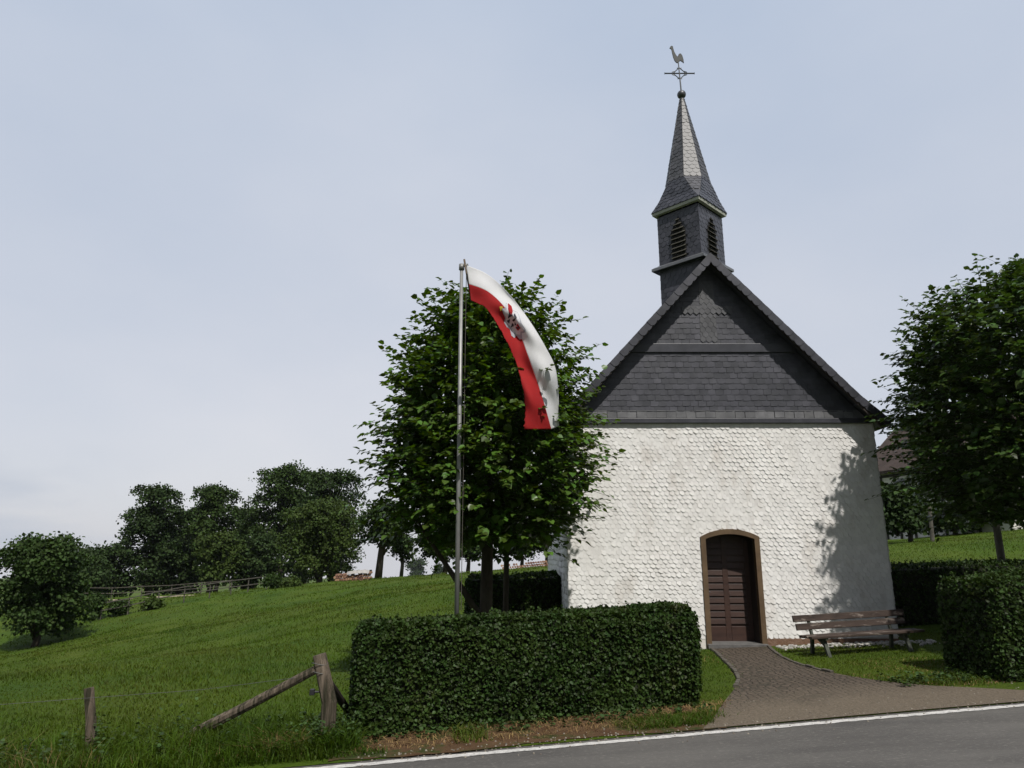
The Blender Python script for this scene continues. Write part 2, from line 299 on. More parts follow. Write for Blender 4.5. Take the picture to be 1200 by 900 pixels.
def join_arr(parts):
    Vs, Fs, o = [], [], 0
    for V, Fq in parts: Vs.append(V); Fs.append(Fq + o); o += len(V)
    return np.concatenate(Vs), np.concatenate(Fs)

# ------------------------------------------------------------------ terrain
LINE0, LSL = 7.545, .158                      # road edge line: Y = LINE0 + LSL * X
def dist_line(X, Y): return (Y - LINE0 - LSL * X) * .9877
def road_z(X): return .045 * 14 * np.tanh(np.asarray(X) / 14)
ctrl = []
def cp(px, py, Y): p = at(px, py, Y); ctrl.append((p.x, p.y, p.z))
for a in [(0, 757, 36), (0, 800, 20), (90, 727, 40), (100, 800, 18), (200, 709, 43), (300, 692, 46), (300, 740, 24), (400, 683, 50), (400, 720, 24), (470, 678, 52), (520, 674, 54), (640, 665, 58),
          (520, 700, 24), (90, 703, 62), (250, 697, 62), (310, 690, 66), (430, 679, 64)]: cp(*a)
for a in [(1045, 637, 40), (1130, 628, 42), (1200, 619, 42), (1090, 650, 28), (1200, 640, 28)]: cp(*a)
for X in (-9, -5, -1, 3, 7, 11, 15):
    for Y in (9, 12.5, 16):
        d = dist_line(X, Y)
        if d > .5: ctrl.append((X, Y, float(road_z(X)) + .008 * d + (.02 * max(0, X - 5) * max(0, d - 4) * .3)))
for X, Y, z in [(-60, 90, -7), (-20, 110, -4), (20, 110, -1), (70, 100, 3), (-90, 40, -8), (90, 40, 4), (60, 15, 1.2), (-60, 12, -4.2), (0, 200, -8), (-150, 200, -14), (150, 200, 2), (0, 85, -.6), (30, 70, 2.2)]: ctrl.append((X, Y, z))
ctrl = np.array(ctrl)
def phi(r): return np.where(r > 1e-9, r * r * np.log(np.maximum(r, 1e-9)), 0)
SC = 20.0
_Pc = ctrl[:, :2] / SC; _n = len(_Pc)
_K = phi(np.linalg.norm(_Pc[:, None] - _Pc[None], axis=2)) + np.eye(_n) * .02
_A = np.zeros((_n + 3, _n + 3)); _A[:_n, :_n] = _K; _A[:_n, _n] = 1; _A[:_n, _n + 1:] = _Pc; _A[_n:, :_n] = _A[:_n, _n:].T
_w = np.linalg.solve(_A, np.concatenate([ctrl[:, 2], [0, 0, 0]]))
def tps(X, Y):
    sh = np.broadcast(X, Y).shape; q = np.stack([np.broadcast_to(X, sh).ravel() / SC, np.broadcast_to(Y, sh).ravel() / SC], 1)
    o = np.empty(len(q))
    for i in range(0, len(q), 20000):
        c = q[i:i + 20000]
        o[i:i + 20000] = phi(np.linalg.norm(c[:, None] - _Pc[None], axis=2)) @ _w[:_n] + _w[_n] + c @ _w[_n + 1:]
    return o.reshape(sh)
def sstep(a, b, x): t = np.clip((x - a) / (b - a), 0, 1); return t * t * (3 - 2 * t)
def gz(X, Y):
    X = np.asarray(X, float); Y = np.asarray(Y, float); d = dist_line(X, Y)
    near = road_z(X) + 0.008 * np.maximum(d, 0) + .02 * sstep(.1, .8, d)
    Yc = np.clip(Y, -20, 220); Xc = np.clip(X, -160, 160)
    far = tps(Xc, Yc) - .02 * np.maximum(Y - 220, 0)
    z = near + (far - near) * sstep(2.5, 9, d)
    bumpy = .05 * np.sin(X * .9 + 1.3 * np.sin(Y * .5)) * np.sin(Y * .7 + X * .2) * sstep(5, 16, d)
    bumpy = bumpy + (.035 * np.sin(2.3 * X + 1.7 * np.sin(.9 * Y)) * np.sin(1.9 * Y + 1.1 * np.sin(1.3 * X)) + .06 * np.sin(.55 * X - .8 * Y + np.sin(.7 * X))) * sstep(4, 14, d) * (X < 2)
    return z + bumpy
def ground(x, y): return float(gz(x, y))
def axis(a, b, f0, f1, fine, coarse):
    v = list(np.arange(f0, f1 + 1e-6, fine)); s = fine; x = f0
    left = []
    while x > a: s = min(s * 1.12, coarse); x -= s; left.append(x)
    s = fine; x = f1; right = []
    while x < b: s = min(s * 1.12, coarse); x += s; right.append(x)
    return np.array(left[::-1] + v + right)
def grid_sheet(name, xs, ys, zf, m, kind='structure'):
    XX, YY = np.meshgrid(xs, ys); Z = zf(XX, YY); nx = len(xs)
    V = np.stack([XX, YY, Z], -1).reshape(-1, 3)
    i = np.arange(len(ys) - 1)[:, None] * nx + np.arange(nx - 1)[None]; i = i.ravel()
    o = arr_mesh(name, V, np.stack([i, i + 1, i + nx + 1, i + nx], 1), m, None, True); o['kind'] = kind; return o
xs = axis(-900, 900, -9, 14, .3, 40); ys = axis(-60, 1200, 7, 24, .3, 40)
def ground_under(X, Y):
    z = gz(X, Y); d = dist_line(X, Y); return np.where((d < .16) & (d > -7), z - .09, np.where(d <= -7, road_z(X) - .02, z))
grid_sheet('ground', xs, ys, ground_under, 'meadow')
# road along the line
def along(s, d):
    """s metres along the road line, d metres beyond it"""
    return (s * .9877 - d * .156, LINE0 + s * .156 + d * .9877)
def strip(name, m, s0, s1, d0f, d1f, dz, step=.25, nd=2, kind='structure', zf=None):
    V = []; n = int((s1 - s0) / step) + 1
    for i in range(n):
        s = s0 + i * step
        a, b = d0f(s), d1f(s)
        for k in range(nd):
            d = a + (b - a) * k / (nd - 1); X, Y = along(s, d); V.append((X, Y, float(road_z(X) if zf is None else zf(X, Y)) + dz))
    Fq = [(i * nd + k, (i + 1) * nd + k, (i + 1) * nd + k + 1, i * nd + k + 1) for i in range(n - 1) for k in range(nd - 1)]
    o = arr_mesh(name, V, Fq, m, None, True); o['kind'] = kind; return o
strip('road', 'asphalt', -80, 80, lambda s: -6.2, lambda s: .10 + .02 * math.sin(s * 3.1) + random.uniform(-.015, .015), -.002, .2, 12)
strip('road_line', 'paint', -40, 40, lambda s: -.105 + random.uniform(-.012, .012), lambda s: -.005 + random.uniform(-.012, .012), .003, .05)

# ------------------------------------------------------------------ path, verge, gravel
def draped(name, poly, m, dz, step=.12, jit=0):
    """sheet over the ground inside a polygon (world XY)"""
    from mathutils.geometry import tessellate_polygon
    xs_ = [p[0] for p in poly]; ys_ = [p[1] for p in poly]
    bm = bmesh.new(); f = bm.faces.new([bm.verts.new((p[0], p[1], 0)) for p in poly])
    bmesh.ops.triangulate(bm, faces=[f])
    for ax, lo, hi in ((0, min(xs_), max(xs_)), (1, min(ys_), max(ys_))):
        c = lo + step
        while c < hi:
            n = (1, 0, 0) if ax == 0 else (0, 1, 0)
            bmesh.ops.bisect_plane(bm, geom=bm.verts[:] + bm.edges[:] + bm.faces[:], plane_co=(c, 0, 0) if ax == 0 else (0, c, 0), plane_no=n)
            c += step
    Z = gz([v.co.x for v in bm.verts], [v.co.y for v in bm.verts])
    for v, z in zip(bm.verts, Z): v.co.z = z + dz
    bmesh.ops.recalc_face_normals(bm, faces=bm.faces)
    me = bpy.data.meshes.new(name); bm.to_mesh(me); bm.free(); me.materials.append(M[m])
    o = bpy.data.objects.new(name, me); COL.objects.link(o); o['kind'] = 'structure'; return o
def gp(px, py, it=40):
    """world XY where the pixel's ray meets the ground"""
    Y = 8.0
    for _ in range(it):
        p = at(px, py, Y); e = p.z - ground(p.x, p.y)
        k = (at(px, py, Y + .1).z - p.z) / .1 - (ground(p.x, p.y + .1) - ground(p.x, p.y)) / .1
        Y = min(max(Y - e / (k if abs(k) > 1e-4 else -1e-4) * .8, 5), 60)
    p = at(px, py, Y); return (p.x, p.y)
YF = 13.5                                     # facade plane
def smooth_pts(pts, n=5):
    r = []; m = len(pts)
    for i in range(m - 1):
        p0, p1, p2, p3 = (np.array(pts[min(max(j, 0), m - 1)]) for j in (i - 1, i, i + 1, i + 2))
        for k in range(n):
            t = k / n; r.append(tuple(.5 * (2 * p1 + (p2 - p0) * t + (2 * p0 - 5 * p1 + 4 * p2 - p3) * t * t + (3 * p1 - p0 - 3 * p2 + p3) * t ** 3)))
    return r + [tuple(pts[-1])]
pl = smooth_pts([gp(829, 757), gp(846, 772), gp(864, 792), gp(862, 806), gp(850, 822), gp(838, 840)])
pr = smooth_pts([gp(899, 757), gp(915, 770), gp(945, 782), gp(1000, 794), gp(1070, 803), gp(1140, 807), gp(1215, 811)])
e0, e1 = gp(838, 840), gp(1215, 811)
edge = [along((x - 0) / .9877, .07) for x in np.linspace(pr[-1][0], pl[-1][0] - .25, 14)]
path_poly = pl[::-1] + [(pl[0][0], YF - .02), (pr[0][0], YF - .02)] + pr + [(e[0], e[1]) for e in edge]
draped('path', path_poly, 'cobble', .014)
def edging(pts, name):
    mb = MB(); acc = 0
    for a, b in zip(pts[:-1], pts[1:]):
        a3 = Vector((*a, ground(*a) + .02)); b3 = Vector((*b, ground(*b) + .02)); L = (b3 - a3).length; n = max(1, round(L / .16))
        for k in range(n):
            p, q = a3.lerp(b3, k / n + .02), a3.lerp(b3, (k + 1) / n - .02); dz = Vector((0, 0, random.uniform(-.022, -.004))); mb.beam(p + dz, q + dz * random.uniform(.5, 1.5), random.uniform(.045, .065), .06)
    o = mb.build(name, 'kerb', bevel=.008); o['kind'] = 'structure'
edging(pl[2:16], 'path_kerb'); edging(pr[:14], 'path_kerb')
# dry strip of soil under the front hedge
sp = smooth_pts([(at(404, 0, 7.4).x, 0), (0, 0)])
lo_d = lambda s: .075 + .05 * math.sin(s * 2.3) + random.uniform(0, .04)
soil_end = pl[-1][0]
strip('road_bank', 'meadow', -60, 60, lambda s: .07, lambda s: 1.0, .004, .25, 6, zf=gz)
strip('verge', 'soil', -1.75, soil_end / .9877 + .0, lo_d, lambda s: 1.25 + .12 * math.sin(s * 1.7) + .03 * s, .012, .1, 14, zf=gz)
# ------------------------------------------------------------------ chapel
XC = 3.95                                      # axis of the chapel
WL, WR, YB = 1.04, 6.95, 21.0                  # outer wall faces, back
ZB = ground(4.3, YF) - .06
ZT = at(860, 496, YF).z                        # top of the white wall
chapel = thing('chapel', (XC, (YF + YB) / 2, ground(XC, YF)), 'small whitewashed chapel with dark slate gable and a pointed bell turret', 'chapel')
def clip_poly(poly, clip):
    """Sutherland-Hodgman, clip convex counter-clockwise"""
    o = poly
    for i in range(len(clip)):
        a, b = clip[i], clip[(i + 1) % len(clip)]; inp, o = o, []
        side = lambda p: (b[0] - a[0]) * (p[1] - a[1]) - (b[1] - a[1]) * (p[0] - a[0])
        for j in range(len(inp)):
            p, q = inp[j - 1], inp[j]; sp_, sq = side(p), side(q)
            if (sp_ >= 0) != (sq >= 0):
                t = sp_ / (sp_ - sq); o.append((p[0] + (q[0] - p[0]) * t, p[1] + (q[1] - p[1]) * t))
            if sq >= 0: o.append(q)
        if not o: return []
    return o
SHAPES = {                                     # (u, v) of the visible lower edge, in units of width / pitch
    'zig': [(0, .40), (.24, .24), (.52, .0), (.78, .04), (1, .16)],
    'scale': [(0, .45), (.12, .18), (.35, .02), (.65, .02), (.88, .18), (1, .45)],
    'slant': [(.0, .0), (.72, .0), (.93, .10), (1.02, .32)],
    'rect': [(0, 0), (1, 0)],
    'rhomb': [(0, .5), (.5, 0), (1, .5)]}
def shingles(mb, org, U, V, N, clip, w_, p_, shape, tilt=.012, jit=.004, th=.006, skip=None, off=.5, wob=0.0, ph=0, patch=False):
    org, U, V, N = Vector(org), Vector(U), Vector(V), Vector(N)
    us = [c[0] for c in clip]; vs = [c[1] for c in clip]; u0, u1, v0, v1 = min(us), max(us), min(vs), max(vs)
    row = 0; v = v0
    while v < v1:
        u = u0 - w_ * (1 + ((row * off + ph) % 1))
        while u < u1 + w_:
            ww = w_ * random.uniform(.93, 1.0); dv = random.uniform(-.12, .12) * p_ * (1 if wob else .4); du = wob * math.sin(v * 5 + u * 1.7)
            low = [(u + a * ww, v + du + dv + b * p_) for a, b in SHAPES[shape]]
            pl_ = low + [(u + low[-1][0] - u, v + du + 1.55 * p_), (low[0][0], v + du + 1.55 * p_)]
            cx, cy = u + ww / 2, v + p_ * .6
            u += w_
            if skip and skip(cx, cy): continue
            q = clip_poly(pl_, clip)
            if len(q) < 3: continue
            tl_ = tilt * ((.72 + .38 * math.sin(cx * 1.9 + 2 * math.sin(cy * 1.4)) * math.sin(cy * 2.3 + cx * .6)) if patch else 1)
            j0 = random.uniform(-jit, jit); jx = random.uniform(-jit, jit) / w_
            pts = []
            for a, b in q:
                k = 1 - min(max((b - v) / (1.55 * p_), 0), 1)
                pts.append(org + U * a + V * b + N * (.002 + max(.001, tl_ * k + j0 * k + jx * (a - cx))))
            n = len(pts); mb.add(pts + [p - N * th for p in pts], [tuple(range(n))] + [(i, n + i, n + (i + 1) % n, (i + 1) % n) for i in range(n)])
        v += p_; row += 1
# --- door opening
DL, DR = at(828, 755, YF).x, at(899, 755, YF).x
DB = ground(at(863, 757, YF).x, YF) - .005
DS = at(818, 629, YF).z; DTP = at(853, 620, YF).z
fw = .092
def arch(x0, x1, zb, zs, zt, n=16):
    """jambs and segmental arch, from the lower left round to the lower right"""
    c = (x0 + x1) / 2; a = (x1 - x0) / 2; h = zt - zs; r = (a * a + h * h) / (2 * h); zc = zt - r; t0 = math.asin(a / r)
    return [(x0, zb)] + [(c + r * math.sin(t), zc + r * math.cos(t)) for t in np.linspace(-t0, t0, n)] + [(x1, zb)]
Aout = arch(DL, DR, ZB, DS, DTP); Ain = arch(DL + fw, DR - fw, ZB, DS - .04, DTP - fw)
# walls
TH = .46
wall = [(WL, ZB)] + [(x, z) for x, z in arch(DL + fw - .02, DR - fw + .02, ZB, DS - .04, DTP - fw + .02)] + [(WR, ZB), (WR, ZT), (WL, ZT)]
fwall = MB().prism([(x, YF, z) for x, z in wall], (0, TH, 0)).build('front_wall', 'plaster', chapel)
lwall = MB().box(((WL + .2), (YF + TH + YB) / 2, (ZB + ZT) / 2 - .15), (.4, YB - YF - TH - .002, ZT - ZB + .3)).build('side_wall', 'plaster', chapel)
rwall = MB().box(((WR - .2), (YF + TH + YB) / 2, (ZB + ZT) / 2 - .15), (.4, YB - YF - TH - .002, ZT - ZB + .3)).build('side_wall', 'plaster', chapel)
bwall = MB().box(((WL + WR) / 2, YB - .2, (ZB + ZT) / 2), (WR - WL - .804, .4, ZT - ZB)).build('back_wall', 'plaster', chapel)
zl, zr = ground(DR + .3, YF) + .10, ground(WR, YF) + .02
def indoor(u, v):
    x, z = WL + u, v
    if x < DL + .03 or x > DR - .03: return False
    return z < DS + (DTP - DS) * (1 - ((x - (DL + DR) / 2) / ((DR - DL) / 2)) ** 2) - .02
mb = MB()
shingles(mb, (WL, YF, 0), (1, 0, 0), (0, 0, 1), (0, -1, 0), [(0, zl), (DR - WL + 1.2, zl + .015), (WR - WL, zr + .06), (WR - WL, ZT), (0, ZT)], 0.094, .078, 'zig', .0165, .0055, .008, indoor, .5, .010, patch=True)
mb.build('shingle_cladding', 'white', fwall)
mb = MB()
shingles(mb, (WL, YB, 0), (0, -1, 0), (0, 0, 1), (-1, 0, 0), [(0, zl - .2), (YB - YF + .02, zl - .2), (YB - YF + .02, ZT), (0, ZT)], .15, .12, 'zig', .016, .006, .007, None, .5, .01)
mb.build('shingle_cladding', 'white', lwall)
mb = MB()
shingles(mb, (WR, YF, 0), (0, 1, 0), (0, 0, 1), (1, 0, 0), [(-.02, zr), (YB - YF, zr), (YB - YF, ZT), (-.02, ZT)], .2, .14, 'zig', .016, .006, .007, None, .5, .01)
mb.build('shingle_cladding', 'white', rwall)
# plinth and door surround
MB().box(((DR + WR) / 2 + .01, YF - .004, zl - .08), (WR - DR, .02, .20)).build('plinth', 'plinth', chapel)
ring = [(x, YF - .035, z) for x, z in Aout] + [(x, YF - .035, z) for x, z in Ain[::-1]]
mbf = MB(); n = len(Aout)
for i in range(n - 1):
    q = [Aout[i], Aout[i + 1], Ain[i + 1], Ain[i]]; mbf.prism([(x, YF - .038, z) for x, z in q], (0, .12, 0))
mbf.build('door_frame', 'frame', chapel)
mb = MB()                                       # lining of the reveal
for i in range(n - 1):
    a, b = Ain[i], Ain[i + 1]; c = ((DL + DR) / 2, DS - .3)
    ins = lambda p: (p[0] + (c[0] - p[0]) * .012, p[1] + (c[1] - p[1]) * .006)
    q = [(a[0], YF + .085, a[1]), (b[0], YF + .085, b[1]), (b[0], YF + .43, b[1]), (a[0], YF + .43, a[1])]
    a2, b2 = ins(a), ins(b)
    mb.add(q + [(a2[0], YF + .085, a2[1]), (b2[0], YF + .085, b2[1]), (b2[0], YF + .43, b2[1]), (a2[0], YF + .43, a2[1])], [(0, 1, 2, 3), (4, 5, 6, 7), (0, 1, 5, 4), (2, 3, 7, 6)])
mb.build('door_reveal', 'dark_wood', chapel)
# door leaf
YD = YF + .40
leaf = arch(DL + fw - .02, DR - fw + .02, DB + .08, DS - .04, DTP - fw + .01)
door = MB().prism([(x, YD, z) for x, z in leaf], (0, .05, 0)).build('door', 'door', chapel)
x0, x1 = DL + fw, DR - fw; dw = x1 - x0
for a, b in ((.07, .43), (.54, .90)):
    mb = MB(); z = DB + .42
    while z < DS - .1:
        mb.box((x0 + dw * (a + b) / 2, YD - .009, z), (dw * (b - a), .02, .095), Matrix.Rotation(R(-7), 3, 'X')); z += .125
    mb.build('slatted_panel', 'door', door, bevel=.004)
mb = MB()
for a, b in ((-.01, .07), (.43, .54), (.90, 1.01)): mb.box((x0 + dw * (a + b) / 2, YD - .012, (DB + DS) / 2), (dw * (b - a), .022, DS - DB - .02))
mb.box((x0 + dw * .25, YD - .0125, DB + .20), (dw * .355, .022, .26)); mb.box((x0 + dw * .72, YD - .0125, DB + .20), (dw * .355, .022, .26))
mb.build('stile', 'door', door, bevel=.004)
mb = MB().box((x0 + dw * .035, YD - .03, DB + .92), (.035, .012, .16)); mb.tube([(x0 + dw * .035, YD - .03, DB + .95), (x0 + dw * .035, YD - .075, DB + .95), (x0 + dw * .035 + .09, YD - .078, DB + .945)], .009, 6)
mb.build('handle', 'iron', door)
MB().box((x0 + dw * .06, YD - .026, DB + .40), (.05, .01, .03)).build('lock', 'iron', door)
MB().box(((DL + DR) / 2, YF + .17, DB + .03), (dw + .17, .56, .085)).build('doorstep', 'step', chapel, bevel=.01)
# --- gable
AP = at(828, 297, YF - .35)                     # ridge at the front verge
AP.x = XC
HW = 3.12; ZE = at(1037, 497, YF - .35).z + .04; SLP = (AP.z - ZE) / HW
YG = YF - .030                                  # slate face
zg0 = ZT - .005
def hw_at(z, t=.14): return (AP.z - t - z) / SLP
gab = MB().prism([(XC - hw_at(zg0), YG, zg0), (XC + hw_at(zg0), YG, zg0), (XC, YG, AP.z - .14)], (0, .3, 0)).build('gable', 'slate', chapel)
zb_ = zg0 + .10                                 # drip board and pale starter row
tri = lambda z0, z1, m=.0: [(-hw_at(z0) + m, z0), (hw_at(z0) - m, z0), (hw_at(z1) - m if hw_at(z1) > m else 0.001, z1), (-hw_at(z1) + m if hw_at(z1) > m else -.001, z1)]
zband = at(845, 413, YG).z; zband2 = at(845, 404, YG).z
mb = MB(); shingles(mb, (XC, YG, 0), (1, 0, 0), (0, 0, 1), (0, -1, 0), tri(zb_ + .12, zband), 0.155, .112, 'slant', .012, .0025, .006, None, .37); mb.build('slates', 'slate', gab); mb = MB()
shingles(mb, (XC, YG, 0), (1, 0, 0), (0, 0, 1), (0, -1, 0), tri(zband2, AP.z - .15), 0.155, .112, 'slant', .012, .0025, .006, None, .37)
mb.build('slates', 'slate', gab)
mb = MB(); shingles(mb, (XC, YG - .006, 0), (1, 0, 0), (0, 0, 1), (0, -1, 0), tri(zb_, zb_ + .15), .19, .14, 'rect', .012, .003, .006, None, 0)
mb.build('starter_slates', 'slate_light', gab)
MB().box((XC, YG - .008, zg0 + .045), (2 * hw_at(zg0) - .02, .075, .09)).build('drip_board', 'slate', gab, bevel=.006)
MB().box((XC, YG - .02, (zband + zband2) / 2 + .005), (2 * hw_at(zband) - .06, .05, zband2 - zband + .02)).build('band', 'slate', gab, bevel=.006)
# slate cross
mb = MB()
z0c, z1c = at(835, 402, YG).z, at(825, 330, YG).z; zx = at(830, 362, YG).z; xc = -.05
shingles(mb, (XC, YG - .014, 0), (1, 0, 0), (0, 0, 1), (0, -1, 0), [(xc - .17, z0c), (xc + .17, z0c), (xc + .15, z1c), (xc - .13, z1c)], .113, .1, 'rhomb', .008, .002, .005)
shingles(mb, (XC, YG - .021, 0), (1, 0, 0), (0, 0, 1), (0, -1, 0), [(xc - .50, zx - .13), (xc + .50, zx - .13), (xc + .50, zx + .05), (xc - .50, zx + .05)], .113, .1, 'rhomb', .008, .002, .005)
M['slate_cross'] = mat('cross_slate', (.050, .051, .057), (.080, .081, .088), 5, .45, .25, 22, 6, .5, island=.2, bdist=.004)
mb.build('slate_cross', 'slate_cross', gab)
# --- roof: two slopes with a slight kick at the eaves
YV = YF - .35
roof_mb = MB()
prof = [(0, AP.z), (HW - .45, AP.z - SLP * (HW - .45)), (HW + .06, ZE + .03)]
for sgn in (-1, 1):
    for (a, za), (b, zb2) in zip(prof[:-1], prof[1:]):
        roof_mb.prism([(XC + sgn * a, YV, za), (XC + sgn * b, YV, zb2), (XC + sgn * b, YV, zb2 - .10), (XC + sgn * a, YV, za - .12)], (0, YB + .3 - YV, 0))
roof = roof_mb.build('roof', 'slate', chapel)
for sgn in (-1, 1):
    mb = MB(); L = math.hypot(prof[1][0], prof[0][1] - prof[1][1]); ev = Vector((-sgn * prof[1][0] / L, 0, (prof[0][1] - prof[1][1]) / L)); nv = Vector((sgn * ev.z, 0, abs(ev.x)))
    shingles(mb, (XC + sgn * prof[1][0], YV if sgn > 0 else YB + .3, prof[1][1]), (0, 1 if sgn > 0 else -1, 0), ev, nv, [(0, 0), (YB + .3 - YV, 0), (YB + .3 - YV, L - .01), (0, L - .01)], .26, .2, 'slant', .012, .004, .007)
    mb.build('slates', 'slate', roof)
    # scalloped verge slates along the rake
    mb = MB(); steps = 34
    for i in range(steps):
        t0, t1 = i / steps, (i + 1) / steps
        def onp(t):
            x = t * (HW + .06); 
            return (x, AP.z - SLP * x) if x < HW - .45 else (x, prof[1][1] + (prof[2][1] - prof[1][1]) * (x - HW + .45) / .51)
        a, b = onp(t0), onp(t1 + .006); dn = .15; c_ = (a[0] + (b[0] - a[0]) * .5, a[1] + (b[1] - a[1]) * .5)
        px_, pz_ = -SLP / math.hypot(1, SLP), -1 / math.hypot(1, SLP)
        poly = [a, b] + [(b[0] + px_ * dn * .72, b[1] + pz_ * dn * .72), (b[0] * .75 + a[0] * .25 + px_ * dn * .96, b[1] * .75 + a[1] * .25 + pz_ * dn * .96), (c_[0] + px_ * dn, c_[1] + pz_ * dn), (a[0] + px_ * dn * .85, a[1] + pz_ * dn * .85)]
        yo = -.010 - .008 * (i % 2) - random.uniform(0, .003)
        mb.prism([(XC + sgn * x, YV + yo, z + .015) for x, z in poly], (0, .009, 0))
    mb.build('verge_slates', 'slate', roof)
    MB().prism([(XC + sgn * (x * 1.0 + dx), YV + .006, z) for x, z, dx in ((0, AP.z - .125, 0), (HW - .02, AP.z - SLP * (HW - .02) - .10, 0), (HW - .10, AP.z - SLP * (HW - .02) - .14, 0), (0, AP.z - .20, 0))], (0, .04, 0)).build('barge_board', 'dark_wood', roof)
# --- bell turret, set diagonally on the ridge
TX, TY = 3.87, 14.20
rs = .70                                        # half diagonal of the shaft
zs0, zs1 = AP.z - 1.1, at(770, 256, TY).z
zsk = at(765, 317, TY).z
def sq(r, z): return [Vector((TX, TY - r, z)), Vector((TX + r, TY, z)), Vector((TX, TY + r, z)), Vector((TX - r, TY, z))]
tower = MB().prism(sq(rs - .012, zs0), (0, 0, zs1 - zs0)).build('bell_turret', 'slate', chapel)
mb = MB(); wob_l, wob_w = zsk + .10, []
zw0, zw1, zw2 = zsk + .13, at(795, 277, TY).z, at(795, 261, TY).z
side = rs * math.sqrt(2)
def in_window(u, v):
    x = abs(u - side / 2)
    if v < zw0 - .05 or v > zw2: return False
    if v < zw1: return x < .19
    return x < .19 * (zw2 - v) / (zw2 - zw1) * 1.0
faces = []
for k in range(4):
    a, b = sq(rs, 0)[k], sq(rs, 0)[(k + 1) % 4]; U = (b - a).normalized(); N = Vector((U.y, -U.x, 0)); faces.append((a, U, N))
    shingles(mb, a, U, (0, 0, 1), N, [(0, zs0 + .1), (side, zs0 + .1), (side, zs1), (0, zs1)], .13, .105, 'scale', .008, .002, .005, in_window)
mb.build('slates', 'slate', tower)
for a, U, N in faces:                           # louvred sound openings
    c = a + U * side / 2 + N * .004
    P = lambda u, z, n=0: c + U * u + Vector((0, 0, z)) + N * n
    outl = [(-.175, zw0), (.175, zw0), (.175, zw1 - .03), (.12, zw1 + .02), (.075, zw1 + .12), (0, zw2 - .02), (-.075, zw1 + .12), (-.12, zw1 + .02), (-.175, zw1 - .03)]
    w_o = MB().prism([P(u, z) for u, z in outl], N * .004).build('louvre_window', 'void', tower)
    mb = MB(); z = zw0 + .05
    while z < zw2 - .09:
        hwid = .17 if z < zw1 - .03 else .17 * (zw2 - z) / (zw2 - zw1) * .85
        q = [P(-hwid, z, .006), P(hwid, z, .006), P(hwid, z - .035, .05), P(-hwid, z - .035, .05)]; mb.prism(q, (0, 0, .012)); z += .105
    mb.build('louvre', 'louvre', w_o)
# skirt above the ridge
mb = MB(); r0, r1, r2 = rs + .17, rs + .17, rs - .005
mb.add(sq(r0, zsk - .03) + sq(r1, zsk + .012) + sq(r2, zsk + .115) + sq(r2, zsk - .035), [(4, 5, 9, 8), (5, 6, 10, 9), (6, 7, 11, 10), (7, 4, 8, 11), (0, 1, 13, 12), (1, 2, 14, 13), (2, 3, 15, 14), (3, 0, 12, 15)])
sk = mb.build('skirt', 'slate', tower)
mb = MB(); mb.add(sq(r0 + .012, zsk - .035) + sq(r0 + .012, zsk + .022) + sq(r0 - .06, zsk + .060) + sq(r0 - .02, zsk - .036), [(k, (k + 1) % 4, 4 + (k + 1) % 4, 4 + k) for k in range(4)] + [(4 + k, 4 + (k + 1) % 4, 8 + (k + 1) % 4, 8 + k) for k in range(4)] + [(k, (k + 1) % 4, 12 + (k + 1) % 4, 12 + k) for k in range(4)])
mb.build('flashing', 'zinc', sk)
# spire: square eaves, octagon above
ze = at(762, 251, TY).z; re_ = .83; zk = at(806, 208, TY - .4).z; zt = at(796, 117, TY).z
ri = .455
def octo(ri_, z):
    rc = ri_ / math.cos(math.pi / 8)
    return [Vector((TX + rc * math.sin(t), TY - rc * math.cos(t), z)) for t in [math.radians(-22.5 + 45 * k) for k in range(8)]]
O1, O2 = octo(ri, zk), octo(.05, zt)
C = sq(re_, ze)
def facet(mb, a0, a1, b1, b0, clipw=.15, p_=.105, shape='scale'):
    """slates over the plane quad a0 a1 (bottom) b1 b0 (top)"""
    a0, a1, b0, b1 = map(Vector, (a0, a1, b0, b1)); mb.add([a0, a1, b1, b0], [(0, 1, 2, 3)])
    U = ((a1 - a0) if (a1 - a0).length > .02 else (b1 - b0)).normalized(); mid = ((b0 + b1) - (a0 + a1)); N = U.cross(mid).normalized(); V = N.cross(U).normalized()
    if N.dot(((a0 + a1) / 2 - Vector((TX, TY, a0.z)))) < 0: N = -N
    pr_ = lambda p: ((p - a0).dot(U), (p - a0).dot(V)); cl = [pr_(a0), pr_(a1), pr_(b1), pr_(b0)]
    if (a1 - a0).length < .02: cl = [cl[0], cl[2], cl[3]]
    shingles(mb, a0, U, V, N, cl, clipw, p_, shape, .011, .003, .006)
mb = MB()
for k in range(8): facet(mb, O1[k], O1[(k + 1) % 8], O2[(k + 1) % 8], O2[k], .14, .10)
spire = mb.build('spire', 'slate_spire', chapel)
mb = MB()
# broach: bell-cast between eaves and octagon
zm = ze + (zk - ze) * .38
for k in range(4):
    c0, c1 = C[k], C[(k + 1) % 4]; f0, f1 = O1[(2 * k + 1) % 8], O1[(2 * k + 2) % 8]
    m0, m1 = c0.lerp(f0, .47), c1.lerp(f1, .47); m0.z = m1.z = zm
    facet(mb, c0, c1, m1, m0, .15, .09); facet(mb, m0, m1, f1, f0, .15, .09)
    g0 = O1[(2 * k) % 8]; mm = c0.lerp(g0, .47); mm.z = zm                # corner facet
    mb.add([c0, m0, mm], [(0, 1, 2)]); facet(mb, mm, m0, f0, g0, .14, .09)
br = mb.build('broach', 'slate', spire)
mb = MB(); e0_, e1_ = sq(re_ - .025, ze - .06), sq(re_ - .01, ze - .002); s0_ = sq(rs + .0, ze - .064)
mb.add(e0_ + e1_ + s0_, [(k, (k + 1) % 4, 4 + (k + 1) % 4, 4 + k) for k in range(4)] + [(k, (k + 1) % 4, 8 + (k + 1) % 4, 8 + k) for k in range(4)])
